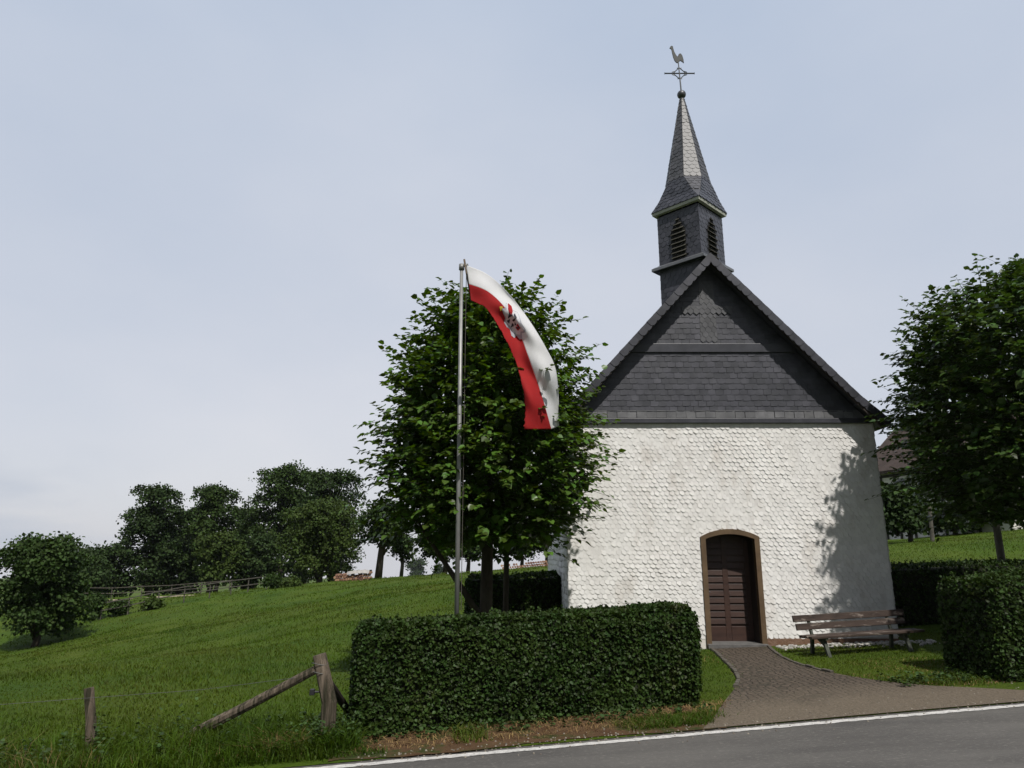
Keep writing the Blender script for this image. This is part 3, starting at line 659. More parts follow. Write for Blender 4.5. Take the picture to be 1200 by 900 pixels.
mb.build('soffit', 'soffit', spire)
# ball, cross and weathercock
def lathe(mb, cx, cy, prof_, n=20):
    vs = [(cx + r * math.cos(2 * math.pi * k / n), cy + r * math.sin(2 * math.pi * k / n), z) for r, z in prof_ for k in range(n)]
    return mb.add(vs, [(i * n + k, i * n + (k + 1) % n, (i + 1) * n + (k + 1) % n, (i + 1) * n + k) for i in range(len(prof_) - 1) for k in range(n)])
zball = at(796, 111, TY).z; rb = .10
lathe(MB(), TX, TY, [(.055, zt - .12), (.06, zt - .02)] + [(max(.004, rb * math.sin(t)), zball - rb * math.cos(t)) for t in np.linspace(.35, math.pi, 12)]).build('ball', 'copper', spire, True)
vane = MB(); ztip = at(793, 68, TY).z; zcr = at(794, 86, TY).z
vane.tube([(TX, TY, zball), (TX - .03, TY, ztip)], [.018, .011], 8)
xc_ = TX - .015
vane.tube([(xc_ - .34, TY, zcr), (xc_ + .34, TY, zcr)], .016, 6)
for sx_ in (-1, 1):
    vane.tube([(xc_ + sx_ * .34, TY, zcr), (xc_ + sx_ * .345, TY, zcr)], .026, 6)
    for sz_ in (-1, 1):
        vane.tube([(xc_ + sx_ * .15, TY, zcr), (xc_, TY, zcr + sz_ * .15)], .011, 6)
        vane.tube([(xc_ + sx_ * .11, TY, zcr + sz_ * .055), (xc_ + sx_ * .165, TY, zcr + sz_ * .035), (xc_ + sx_ * .175, TY, zcr + sz_ * .0)], .010, 5)
        vane.tube([(xc_ + sx_ * .05, TY, zcr + sz_ * .145), (xc_ + sx_ * .02, TY, zcr + sz_ * .13)], .012, 5)
vn = vane.build('wrought_iron_cross', 'iron', spire)
ck = [(785.5, 54.5), (787, 53.2), (788.6, 54), (789, 56), (790.2, 60), (792.2, 64), (794.2, 66.2), (795.6, 63), (797.6, 62.2), (799.6, 64.5), (801, 69), (801.6, 73.8), (799.2, 72), (797.5, 70.8), (795.5, 72.4), (794.2, 73.6), (792.6, 73.2), (790.4, 70.6), (788.8, 66.4), (787.6, 61.5), (786.8, 57.4), (784.6, 56.4)]
MB().prism([at(x, y, TY - .012) for x, y in ck], (0, .024, 0)).build('weathercock', 'cock', vn, bevel=.006)

# ------------------------------------------------------------------ trees
def frames_noise(P, s, seed):
    r = np.random.default_rng(seed); o = np.zeros(len(P))
    for _ in range(5):
        k = r.normal(size=3) * s; o += np.sin(P @ k + r.uniform(0, 6.28))
    return o / 5
def twig_tree(name, x, y, prof, label, cat, leafm, seed, n_twig=1100, leaf=.105, trunk_r=.11, bark='bark', fork=True, group=None, inner=5000):
    """prof: list of (z, radius) from the bottom of the crown to its top (world z)"""
    r = np.random.default_rng(seed); zg = ground(x, y); root = thing(name, (x, y, zg), label, cat, group)
    zs_ = np.array([p[0] for p in prof]); rs_ = np.array([p[1] for p in prof]); z0, z1 = zs_[0], zs_[-1]
    rad = lambda z: np.interp(z, zs_, rs_)
    # trunk and limbs
    tr = MB(); zc = z0 + (z1 - z0) * .75
    pts = [(x, y, zg - .15), (x, y, zg + .12), (x + .01, y, zg + .8), (x + .03, y + .02, z0 + .4), (x, y, (z0 + zc) / 2), (x + .04, y, zc)]
    tr.tube(pts, [trunk_r * 1.5, trunk_r * 1.1, trunk_r, trunk_r * .85, trunk_r * .6, .02], 10, wob=.04)
    for i in range(22):
        z = z0 + (z1 - z0) * (i + .5) / 26; an = i * 2.4 + r.uniform(-.4, .4); L = rad(min(z + .5, z1)) * r.uniform(.6, .85)
        b = Vector((x, y, z - .25 + .2)); d = Vector((math.cos(an), math.sin(an), 0))
        tr.tube([b, b + d * L * .5 + Vector((0, 0, .25)), b + d * L + Vector((0, 0, .55))], [trunk_r * .42, trunk_r * .25, .008], 6)
    if fork: tr.tube([(x - .02, y - .02, zg + .75), (x - .35, y - .15, zg + 1.25), (x - .8, y - .3, zg + 1.9), (x - 1.2, y - .4, zg + 2.5)], [.06, .05, .035, .012], 7)
    tr.build('trunk', bark, root, True)
    # twigs near the envelope
    zz = z0 + (z1 - z0) * r.beta(1.25, 1.25, n_twig * 3); wgt = rad(zz) + .25; keep = r.uniform(0, wgt.max(), len(zz)) < wgt
    zz = zz[keep][:n_twig]; n = len(zz); an = r.uniform(0, 2 * np.pi, n)
    dirs = np.stack([np.cos(an), np.sin(an), np.zeros(n)], 1)
    lump = 1.02 + .30 * frames_noise(np.concatenate([dirs * 2.0, (zz / 1.1)[:, None]], 1)[:, [0, 1, 3]], 1.6, seed + 1)
    rr = rad(zz) * lump * np.sqrt(r.uniform(.30, 1, n))
    P0 = np.stack([x + dirs[:, 0] * rr * .8, y + dirs[:, 1] * rr * .8, zz], 1)
    top = (zz - z0) / (z1 - z0)
    D = dirs + np.stack([r.normal(0, .45, n), r.normal(0, .45, n), r.normal(.10, .25, n) + .75 * top ** 2], 1); D = unit(D)
    L = r.uniform(.32, .78, n) * (1 + .5 * r.random(n) ** 4)
    nl = 13; parts = []; tw = []
    side_ = unit(np.cross(D, np.array([0, 0, 1.0])) + 1e-6)
    for j in range(nl):
        t = (j + .6) / nl; droop = -.16 * t * t
        p = P0 + D * (L * t)[:, None] + np.stack([np.zeros(n), np.zeros(n), droop * L], 1) + r.normal(0, .015, (n, 3))
        sg = 1 if j % 2 else -1
        A = D * r.uniform(.3, .8, (n, 1)) + sg * side_ * r.uniform(.5, 1, (n, 1)) + np.stack([np.zeros(n), np.zeros(n), r.uniform(-.75, .05, n)], 1)
        if j == nl - 1: A = D + np.stack([np.zeros(n), np.zeros(n), r.uniform(-.6, 0, n)], 1)
        N = np.stack([r.normal(0, .34, n), r.normal(0, .34, n), np.ones(n)], 1) + .3 * dirs
        parts.append(leaf_arrays(p, A, N, leaf * r.uniform(.6, 1.12, n)))
    # leaves filling the inside
    zi = r.uniform(z0, z1, inner); ai = r.uniform(0, 2 * np.pi, inner); ri_ = rad(zi) * np.sqrt(r.uniform(0, .72, inner))
    Pi = np.stack([x + np.cos(ai) * ri_, y + np.sin(ai) * ri_, zi], 1)
    parts.append(leaf_arrays(Pi, r.normal(0, 1, (inner, 3)), np.stack([r.normal(0, .5, inner), r.normal(0, .5, inner), np.ones(inner)], 1), leaf * 1.25 * r.uniform(.7, 1.15, inner)))
    V, Fq = join_arr(parts); crown = arr_mesh('crown', V, Fq, leafm, root)
    # the twigs themselves
    a = P0; b = P0 + D * L[:, None] + np.stack([np.zeros(n), np.zeros(n), -.16 * L], 1); h = .006
    e = side_ * h; u_ = np.array([0, 0, h])
    V = np.stack([a - e, a + e, b + e * .3, b - e * .3, a - u_, a + u_, b + u_ * .3, b - u_ * .3], 1).reshape(-1, 3); o = np.arange(n)[:, None] * 8
    arr_mesh('twigs', V, np.concatenate([o + np.array([0, 1, 2, 3]), o + np.array([4, 5, 6, 7])], 1).reshape(-1, 4), 'twig', crown)
    return root
TLY = 12.0
def prof_from(rows, Y, cx=None):
    o = []
    for py, xl, xr in rows:
        a, b = at(xl, py, Y), at(xr, py, Y); o.append((a.z, max(.1, (b.x - a.x) / 2 - .26)))
    return sorted(o)
pleft = prof_from([(343, 572, 606), (362, 520, 632), (385, 488, 668), (420, 462, 688), (460, 438, 700), (500, 420, 714), (540, 406, 720), (575, 412, 720), (605, 432, 704), (638, 470, 678)], TLY)
tl = at(569, 700, TLY)
twig_tree('linden_tree', tl.x, tl.y, pleft, 'full round linden tree with dark trunk standing behind the flagpole', 'tree', 'linden', 11, 1550, .114, .105, group=None, inner=7000)
cxr, cyr = 8.92, 11.72
right_rows = [(312, 1186), (328, 1150), (345, 1108), (366, 1058), (400, 1034), (430, 1022), (470, 1024), (510, 1048), (560, 1060), (590, 1092), (610, 1128)]
pright = sorted([(at(x_, y_, cyr).z, max(.12, cxr - at(x_, y_, cyr).x - .38)) for y_, x_ in right_rows])
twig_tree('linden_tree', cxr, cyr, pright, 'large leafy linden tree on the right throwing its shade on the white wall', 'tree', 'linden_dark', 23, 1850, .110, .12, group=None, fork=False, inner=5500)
tr2 = at(1173, 655, 16.6)
twig_tree('linden_tree', tr2.x, tr2.y, [(at(1172, 612, 16.6).z, .9), (at(1172, 585, 16.6).z, 1.6), (at(1172, 520, 16.6).z, 1.9), (at(1172, 430, 16.6).z, 1.2), (at(1172, 390, 16.6).z, .2)],
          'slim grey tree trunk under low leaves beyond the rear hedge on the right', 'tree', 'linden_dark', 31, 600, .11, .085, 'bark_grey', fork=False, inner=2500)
t3 = at(592, 690, 13.6)
twig_tree('linden_tree', t3.x, t3.y, [(at(592, 655, 13.6).z, .4), (at(592, 600, 13.6).z, .9), (at(592, 520, 13.6).z, 1.0), (at(592, 440, 13.6).z, .2)],
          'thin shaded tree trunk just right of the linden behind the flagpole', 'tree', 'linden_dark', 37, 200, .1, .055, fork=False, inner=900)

def clump_tree(name, px, ptop, hwpx, pbase, Y, label, leafm, seed, lobes=7, leaf=.26, n=5200, trunk=.22, low=.2, bark='bark', cat='tree', group=None, spread=1.0, tpx=None):
    """far tree: several foliage lobes made of leaf clumps on a trunk with limbs"""
    r = np.random.default_rng(seed); b = at(px, pbase, Y); zt_ = at(px, ptop, Y).z; hw_ = at(px + hwpx, 600, Y).x - at(px, 600, Y).x
    tb = at(tpx or px, pbase, Y)
    zg = ground(tb.x, Y); root = thing(name, (tb.x, Y, zg), label, cat, group); H = zt_ - zg
    tr = MB(); tr.tube([(tb.x, Y, zg - .2), (tb.x + .03 * H, Y, zg + H * low), (b.x, Y, zg + H * .55), (b.x, Y, zg + H * .85)], [trunk * 1.3, trunk, trunk * .6, .03], 8)
    cs = []; z0 = zg + H * low
    for i in range(lobes):
        t = (i + .5) / lobes; an = i * 2.4 + r.uniform(-.5, .5); f = math.sin(math.pi * (t * .66 + .18)) ** .8
        rad_ = hw_ * r.uniform(.34, .54) * (.7 + .3 * f); off = max(0, hw_ * f * spread - rad_ * .8) * r.uniform(.75, 1.1)
        c = np.array([b.x + math.cos(an) * off, Y + math.sin(an) * off, z0 + (zt_ - z0) * t]); c[2] = min(max(c[2], z0 + rad_ * .35), zt_ - rad_ * .75)
        cs.append((c, rad_)); tr.tube([(b.x, Y, max(zg + H * low * .8, c[2] - rad_ - .6)), tuple(c * .6 + np.array([b.x, Y, c[2]]) * .4), tuple(c)], [trunk * .45, trunk * .25, .02], 5)
    cs.append((np.array([b.x, Y, zt_ - hw_ * .36]), hw_ * .36))
    for q_ in (.34, .52, .68): cs.append((np.array([b.x + r.normal(0, .1) * hw_, Y + r.normal(0, .1) * hw_, z0 + (zt_ - z0) * q_]), hw_ * .56))
    tr.build('trunk', bark, root, True)
    parts = []; tot = sum(c[1] ** 2 for c in cs)
    for c, rd in cs:
        m = int(n * rd * rd / tot / 9) + 1; d = unit(r.normal(0, 1, (m, 3))); d[:, 2] = np.where(d[:, 2] < -.3, -d[:, 2], d[:, 2])
        cc = c + d * rd * (r.uniform(.25, 1.0, (m, 1)) ** .5) * np.array([1, 1, .85])
        P = np.repeat(cc, 9, 0) + r.normal(0, leaf * 1.0, (m * 9, 3)) * np.array([1, 1, .7]); dd = np.repeat(d, 9, 0)
        parts.append(leaf_arrays(P, r.normal(0, 1, (m * 9, 3)) + dd * .3, dd * .8 + np.array([0, 0, .6]) + r.normal(0, .6, (m * 9, 3)), leaf * r.uniform(.6, 1.25, m * 9)))
    V, Fq = join_arr(parts); arr_mesh('crown', V, Fq, leafm, root); return root
G = 'trees beyond the field'
clump_tree('broadleaf_tree', 42, 630, 56, 752, 34, 'broad bushy tree low at the left edge of the meadow', 'far_c', 51, 10, .22, 7500, .16, .06, low=.10) if False else None
clump_tree('broadleaf_tree', 40, 630, 60, 750, 34, 'broad bushy tree at the lower left edge of the meadow', 'far_a', 51, 17, .15, 17000, .14, .08, group=G)
clump_tree('broadleaf_tree', 88, 650, 34, 700, 66, 'low dark tree just behind the bushy tree at the left edge', 'far_b', 69, 13, .23, 8000, .2, .02, group=G)
clump_tree('broadleaf_tree', 118, 640, 48, 697, 72, 'low dark tree between the bushy left tree and the twin tall trees', 'far_b', 52, 14, .23, 9880, .2, .04, group=G)
clump_tree('broadleaf_tree', 172, 570, 37, 692, 74, 'tall oval tree, left one of the twin tall trees behind the paddock', 'far_b', 53, 19, .23, 16150, .25, .10, group=G)
clump_tree('broadleaf_tree', 243, 571, 36, 692, 76, 'tall oval tree, right one of the twin tall trees behind the paddock', 'far_a', 54, 19, .23, 16150, .25, .10, group=G)
clump_tree('broadleaf_tree', 252, 624, 34, 690, 68, 'smaller pale green tree in front of the right twin tree', 'far_c', 55, 14, .21, 7980, .18, .16, group=G)
clump_tree('broadleaf_tree', 323, 546, 44, 690, 76, 'tallest tree of the row with ragged crown behind the fence end', 'far_a', 56, 20, .23, 17100, .28, .05, group=G)
clump_tree('broadleaf_tree', 385, 552, 42, 688, 74, 'high crowned tree just left of the flag linden, behind the rounded maple', 'far_b', 57, 19, .23, 16150, .28, .05, group=G)
clump_tree('broadleaf_tree', 352, 553, 34, 690, 84, 'tall tree closing the gap between the two ragged crowns', 'far_a', 70, 17, .25, 12000, .28, .05, group=G)
clump_tree('broadleaf_tree', 208, 600, 34, 693, 86, 'rounded dark tree standing back between the twin tall trees', 'far_b', 71, 15, .25, 10000, .26, .05, group=G)
clump_tree('broadleaf_tree', 284, 596, 30, 693, 86, 'rounded dark tree standing back between the right twin and the tallest tree', 'far_a', 72, 15, .25, 9000, .26, .05, group=G)
clump_tree('broadleaf_tree', 372, 588, 50, 686, 62, 'rounded yellowish green tree in front of the tallest trees', 'far_c', 58, 17, .2, 16150, .2, .06, group=G)
clump_tree('broadleaf_tree', 294, 628, 40, 690, 70, 'dark low tree left of the rounded yellowish tree', 'far_b', 59, 14, .21, 8550, .2, .04, group=G)
clump_tree('broadleaf_tree', 207, 636, 44, 693, 78, 'dark undergrowth tree between the twin tall trees', 'far_b', 60, 14, .23, 8550, .2, .02, group=G)
clump_tree('orchard_tree', 448, 588, 34, 677, 58, 'orchard tree with dark forked trunk left of the flagpole', 'far_a', 61, 8, .26, 5000, .24, .38, group=G, tpx=443)
clump_tree('orchard_tree', 470, 628, 16, 676, 62, 'slender orchard tree with pale straight trunk on the skyline', 'far_a', 62, 5, .24, 1800, .14, .38, bark='bark_grey', group=G)
clump_tree('orchard_tree', 512, 622, 26, 675, 60, 'leaning orchard tree with slanted trunk close to the flagpole', 'far_a', 63, 7, .26, 3200, .17, .34, group=G, tpx=521)
clump_tree('orchard_tree', 548, 628, 18, 671, 60, 'orchard tree between flagpole and linden trunk on the skyline', 'far_a', 64, 6, .26, 2600, .15, .34, group=G)
clump_tree('orchard_tree', 611, 625, 20, 666, 62, 'orchard tree behind the dark hedge left of the chapel', 'far_a', 65, 6, .26, 2600, .15, .3, group=G)
clump_tree('orchard_tree', 640, 618, 18, 664, 62, 'orchard tree close beside the chapel side wall', 'far_a', 66, 6, .26, 2600, .13, .42, group=G)
clump_tree('distant_tree', 489, 656, 13, 676, 520, 'faint bluish round tree far beyond the skyline', 'far_b', 67, 7, 1.1, 2600, .3, .1, group=G)
clump_tree('distant_tree', 514, 661, 9, 676, 520, 'faint small round tree far off beside the flagpole', 'far_b', 68, 6, 1.0, 1200, .3, .1, group=G)
# shrubs by the paddock fence
GS = 'bushes along the paddock fence'
for i, (px, top, hwp, base, Y, lab) in enumerate([(111, 697, 9, 722, 40, 'narrow dark bush at the left end of the paddock fence'), (137, 706, 12, 720, 41, 'low round bush under the paddock fence rails'),
        (318, 674, 9, 696, 46, 'upright young bush at the upper end of the paddock fence'), (178, 706, 14, 714, 42, 'flat scrubby bush halfway along the paddock fence'), (340, 682, 16, 692, 48, 'yellowish low bush beneath the rounded maple'), (75, 712, 14, 735, 37, 'low bush at the foot of the bushy left tree')]):
    clump_tree('bush', px, top, hwp, base, Y, lab, 'far_c' if i in (3, 4) else 'far_a', 80 + i, 5, .13, 1500, .05, .05, cat='bush', group=GS)
clump_tree('broadleaf_tree', 1052, 572, 36, 632, 38, 'dark dense tree in front of the far house right of the chapel', 'far_b', 91, 11, .22, 7500, .12, .16, tpx=1066)
clump_tree('broadleaf_tree', 1120, 596, 40, 632, 44, 'dark bushy tree below the half-timbered wall', 'far_b', 92, 9, .24, 5000, .14, .12)

# ------------------------------------------------------------------ hedges
def hedge(name, P0, P1, depth, h0, h1, label, seed, n, leaf=.05, m='hedge', group=None, rnd=.10):
    """clipped hedge: front lower edge from P0 to P1 (XY), depth going back"""
    r = np.random.default_rng(seed); P0, P1 = np.array(P0), np.array(P1); Lv = P1 - P0; L = np.linalg.norm(Lv); ux = Lv / L; uy = np.array([-ux[1], ux[0]])
    c = P0 + Lv / 2 + uy * depth / 2
    root = thing(name, (c[0], c[1], ground(c[0], c[1])), label, 'hedge', group)
    nx, ny = max(4, int(L / .12)), max(4, int(depth / .12))
    def shell(s, t, k):                # s along, t depth, k height 0..1 -> point
        xy = P0 + ux * s[:, None] + uy * t[:, None]; z = gz(xy[:, 0], xy[:, 1]); H = h0 + (h1 - h0) * s / L
        return np.stack([xy[:, 0], xy[:, 1], z + H * k], 1)
    # sample points on the rounded box surface
    A = np.array([L * (h0 + h1) / 2, L * depth, depth * h0, depth * h1, L * (h0 + h1) / 2 * .6]); cnt = (n * A / A.sum()).astype(int)
    S_, T_, K_, NN = [], [], [], []
    for i, q in enumerate(cnt):
        a, b = r.random(q), r.random(q)
        s, t, k = [(a * L, 0 * a, b), (a * L, b * depth, 0 * a + 1), (0 * a, a * depth, b), (0 * a + L, a * depth, b), (a * L, 0 * a + depth, b)][i]
        nv = [(0, -1, .25), (0, 0, 1), (-1, 0, .25), (1, 0, .25), (0, 1, .25)][i]
        S_.append(s); T_.append(t); K_.append(k); NN.append(np.tile(nv, (q, 1)))
    s, t, k, NN = np.concatenate(S_), np.concatenate(T_), np.concatenate(K_), np.concatenate(NN).astype(float)
    # round the edges and add clipping unevenness
    Hs = h0 + (h1 - h0) * s / L; e = rnd
    def rnd_in(a, b, lim_a):
        return np.clip((e - a) / e, 0, 1)
    cs = np.clip(1 - s / e, 0, 1) ** 2 - np.clip(1 - (L - s) / e, 0, 1) ** 2; ct = np.clip(1 - t / e, 0, 1) ** 2 - np.clip(1 - (depth - t) / e, 0, 1) ** 2; ck_ = np.clip(1 - (1 - k) * Hs / e, 0, 1) ** 2
    ins = r.exponential(.022, len(s)) - .012
    s2 = s + cs * ck_ * e * .45 + cs * np.abs(ct) * e * .45 - NN @ np.array([1, 0, 0]) * ins; t2 = t + ct * ck_ * e * .45 + ct * np.abs(cs) * e * .45 - NN[:, 1] * ins
    P = shell(s2, t2, k); W = frames_noise(np.stack([s, t, k], 1), 3.3, seed + 5) * .045 + frames_noise(np.stack([s, t, k], 1), 9, seed + 6) * .018
    side_n = NN[:, :2] @ np.stack([ux, uy])
    N3 = np.concatenate([side_n, NN[:, 2:3]], 1)
    P += N3 * W[:, None]; P[:, 2] -= (np.maximum(np.abs(ct), np.abs(cs)) * (k > .9) * e * .4) + (NN[:, 2] > .9) * ins
    P[:, 2] = np.maximum(P[:, 2], gz(P[:, 0], P[:, 1]) + .03)
    q = len(P); N = N3 + r.normal(0, .55, (q, 3)) + np.array([0, 0, .25]); Aq = r.normal(0, 1, (q, 3)) + N3 * .35 + np.array([0, 0, -.15])
    V, Fq = leaf_arrays(P, Aq, N, leaf * r.uniform(.55, 1.15, q))
    fol_parts = [(V, Fq)]
    # twiggy core
    mb = MB(); g = .055
    def core_pt(a, b, kk):
        xy = P0 + ux * (g + a * (L - 2 * g)) + uy * (g + b * (depth - 2 * g)); H = h0 + (h1 - h0) * a
        return (xy[0], xy[1], ground(xy[0], xy[1]) + (.04 if kk == 0 else H - g - .02))
    m_ = 12; vs = [core_pt(i / m_, j, kk) for i in range(m_ + 1) for j in (0, 1) for kk in (0, 1)]
    fs = [(0, 1, 3, 2), (4 * m_, 4 * m_ + 2, 4 * m_ + 3, 4 * m_ + 1)]
    for i in range(m_):
        o = 4 * i; fs += [(o, o + 4, o + 5, o + 1), (o + 2, o + 3, o + 7, o + 6), (o + 1, o + 5, o + 7, o + 3)]
    mb.add(vs, fs); mb.build('branches', 'hedge_core', root)
    # loose shoots sticking out of the top
    ns = int(L * 26); a, b = r.random(ns) * L, r.random(ns) * depth; B = shell(a, b, np.ones(ns)); parts = []
    for j in range(3): parts.append(leaf_arrays(B + np.stack([r.normal(0, .01, ns), r.normal(0, .01, ns), r.uniform(0, .07, ns)], 1), r.normal(0, 1, (ns, 3)) + np.array([0, 0, .8]), r.normal(0, 1, (ns, 3)), leaf * r.uniform(.5, .95, ns)))
    V, Fq = join_arr(fol_parts + parts); arr_mesh('foliage', V, Fq, m, root)
    return root
hl, hr = gp(411, 868), gp(824, 827)
HL = (hl[0], hl[1]); HR = (hr[0], hr[1])
zl_, zr_ = at(412, 735, hl[1]).z - ground(*hl), at(818, 713, hr[1]).z - ground(*hr)
hedge('hedge', HL, HR, .85, zl_, zr_, 'long clipped hedge in front of the flagpole and linden', 101, 46000, .043)
h2 = gp(1178, 801)
hedge('hedge', h2, (h2[0] + 4.2, h2[1] + .55), 1.05, at(1130, 681, h2[1]+.2).z - ground(*h2), 1.42, 'clipped hedge block at the right edge beside the bench', 102, 36000, .046)
hedge('hedge', (7.25, 15.35), (14.5, 16.1), .8, at(1070, 664, 15.4).z - ground(8.3, 15.4), 1.12, 'rear hedge behind the bench running right from the chapel corner', 103, 15000, .06)
b1 = at(548, 700, 15.3)
hedge('hedge', (b1.x, 15.2), (1.0, 15.3), .8, at(560, 676, 15.3).z - ground(b1.x, 15.3), at(640, 674, 15.3).z - ground(1, 15.3), 'deeply shaded hedge left of the chapel behind the linden trunk', 104, 8000, .06)

# ------------------------------------------------------------------ flag and pole
PY = 10.2
pt, pb = at(541, 312, PY), at(536.5, 718, PY)
pbz = Vector((pb.x - .01, PY, ground(pb.x, PY)))
fp = thing('flagpole', pbz, 'tall thin metal flagpole rising from behind the long hedge', 'flagpole')
MB().tube([pbz - Vector((0, 0, .1)), pbz.lerp(pt, .5), pt], [.036, .032, .026], 14).build('pole', 'pole', fp, True)
rod0, rod1 = at(544, 304, PY - .03), at(552.5, 353, PY - .05)
MB().tube([rod0, rod1], .016, 8).build('hoist_rod', 'post', fp, True)
MB().tube([pt - Vector((.03, 0, .0)), pt + Vector((.10, -.03, .01))], .022, 8).tube([pt - Vector((0, 0, .06)), pt + Vector((0, 0, .03))], .042, 12).build('cap', 'pole', fp, True)
fT = [(547, 311), (572, 322), (598, 346), (622, 378), (640, 408), (651, 432), (654.5, 465), (655, 499)]
fM = [(549.5, 333), (572, 342), (592, 361), (607, 386), (618, 415), (629, 446), (638, 474), (646, 503)]
fB = [(552, 352), (568, 361), (582, 380), (594, 402), (605, 428), (612, 455), (614.5, 480), (613, 503)]
def crv(P, t):
    s = smooth_pts(P, 12); i = min(int(t * (len(s) - 1)), len(s) - 2); f = t * (len(s) - 1) - i
    return (s[i][0] + (s[i + 1][0] - s[i][0]) * f, s[i][1] + (s[i + 1][1] - s[i][1]) * f)
def flag_pt(u, v, lift=0):
    a, b, c = crv(fT, u), crv(fM, u), crv(fB, u)
    if v < .5: k = v * 2; x, y = a[0] + (b[0] - a[0]) * k, a[1] + (b[1] - a[1]) * k
    else: k = v * 2 - 1; x, y = b[0] + (c[0] - b[0]) * k, b[1] + (c[1] - b[1]) * k
    amp = min(1, u * 4)
    Y = PY - .12 + .02 * u + amp * (.07 * math.sin(u * 9 - v * 3.5) + .05 * math.sin(v * 8 + u * 5) + .028 * math.sin(u * 21 + v * 9)) + .22 * (1 - v) ** 2 * u + (.16 * max(0, u - .75) * 4 * max(0, .3 - v) / .3)
    return at(x, y, Y - lift)
MB().tube([pt + Vector((.075, -.02, 0)), pt.lerp(pbz, .45) + Vector((.07, -.045, 0)), pbz + Vector((.055, -.02, 1.1))], .005, 5).build('halyard', 'rail', fp)
flag = thing('flag', at(549, 333, PY), 'white and red banner with a coat of arms hanging from the pole', 'flag')
def flag_grid(v0, v1, nm, m, nu=90, nv=22):
    V = []; n_t = nv + 1
    for i in range(nu + 1):
        for j in range(n_t):
            v = v0 + (v1 - v0) * j / nv; u = i / nu
            if j == nv and v1 == 1: v = 1 - random.uniform(0, .07) * (u > .1) * (.4 + .6 * math.sin(u * 31) ** 2)
            V.append(flag_pt(u, v))
    Fq = [(i * n_t + j, (i + 1) * n_t + j, (i + 1) * n_t + j + 1, i * n_t + j + 1) for i in range(nu) for j in range(nv)]
    o = arr_mesh(nm, V, Fq, m, flag, True)
    md = o.modifiers.new('thickness', 'SOLIDIFY'); md.thickness = .002
    return o
flag_grid(0, .5, 'white_stripe', 'flag_white'); flag_grid(.5, 1, 'red_stripe', 'flag_red')
def decal(nm, m, pts, lift, par, thick=.0015):
    """flat shape in flag coordinates (u,v), laid on the cloth"""
    mb = MB(); c = (sum(p[0] for p in pts) / len(pts), sum(p[1] for p in pts) / len(pts))
    dense = []
    for i in range(len(pts)):
        a, b = pts[i], pts[(i + 1) % len(pts)]; dense += [(a[0] + (b[0] - a[0]) * k / 3, a[1] + (b[1] - a[1]) * k / 3) for k in range(3)]
    n_ = len(dense); vs = [flag_pt(*c, lift)]
    for rr in (.5, 1): vs += [flag_pt(c[0] + (p[0] - c[0]) * rr, c[1] + (p[1] - c[1]) * rr, lift) for p in dense]
    mb.add(vs, [(0, 1 + i, 1 + (i + 1) % n_) for i in range(n_)] + [(1 + i, 1 + n_ + i, 1 + n_ + (i + 1) % n_, 1 + (i + 1) % n_) for i in range(n_)])
    return mb.build(nm, m, par)
def blob(cu, cv, ru, rv, k, wob, seed, n_=22):
    r = random.Random(seed); ph = r.uniform(0, 6)
    return [(cu + ru * (1 + wob * math.sin(k * t + ph)) * math.cos(t), cv + rv * (1 + wob * math.sin(k * t + ph)) * math.sin(t)) for t in [2 * math.pi * i / n_ for i in range(n_)]]
em = decal('coat_of_arms', 'grey', blob(.375, .50, .100, .27, 7, .16, 1), .006, flag)
decal('mantling', 'silver', blob(.375, .50, .088, .23, 7, .18, 1), .009, em)
decal('crest', 'flag_red', [(.29, .28), (.315, .24), (.335, .32), (.345, .45), (.325, .50), (.305, .42)], .011, em)
decal('shield', 'silver', [(.37, .36), (.44, .38), (.455, .55), (.42, .70), (.375, .66), (.36, .5)], .012, em)
decal('charge', 'flag_red', [(.40, .42), (.43, .40), (.435, .52), (.41, .55)], .014, em)
for i, (a, b, c_, d_) in enumerate([(.335, .52, .010, .07), (.35, .64, .010, .05), (.372, .46, .006, .08), (.385, .60, .008, .06), (.405, .66, .012, .035), (.42, .48, .006, .05), (.36, .34, .012, .03), (.345, .44, .006, .03), (.395, .50, .008, .03)]):
    decal('black_charge', 'black', blob(a, b, c_, d_, 3, .3, 30 + i, 12), .0155, em)
decal('gold_ornament', 'gold', blob(.262, .60, .010, .06, 3, .3, 77, 12), .008, em)

# ------------------------------------------------------------------ bench
FL, FR = gp(970, 771), gp(1066, 764)
ux = Vector((FR[0] - FL[0], FR[1] - FL[1], 0)); BL = ux.length * 1.40; ux.normalize(); uy = Vector((-ux.y, ux.x, 0))
BC = Vector(((FL[0] + FR[0]) / 2, (FL[1] + FR[1]) / 2, 0)) + uy * .47 + ux * .05; BC.z = ground(BC.x, BC.y - .2)
tilt = (ground(*(BC + ux * .8).xy) - ground(*(BC - ux * .8).xy)) / 1.6
bench = thing('park_bench', BC, 'old wooden bench with peeling brown boards beside the chapel door', 'bench')
def bp(a, b, z): return BC + ux * a + uy * b + Vector((0, 0, z * (.70 if z > 0 else 1) + a * tilt))
def board(nm, z, b, hh, th, a0, a1, lean=0):
    A, B = bp(a0, b, z), bp(a1, b, z); x = (B - A).normalized(); y = uy.copy(); z_ = x.cross(y); m = Matrix((x, y, z_)).transposed() @ Matrix.Rotation(lean, 3, 'X')
    MB().box((A + B) / 2, ((B - A).length, th, hh), m).build(nm, 'bench', bench, bevel=.008)
board('backrest_board', .80, .03, .105, .035, -BL / 2, BL / 2 + .02, R(-10)); board('backrest_board', .615, .00, .105, .035, -BL / 2 + .03, BL / 2, R(-10))
for b_ in (-.13, -.26, -.39): board('seat_board', .435 - .012 * (b_ > -.2), b_, .04, .11, -BL / 2 + .02, BL / 2 + .01)
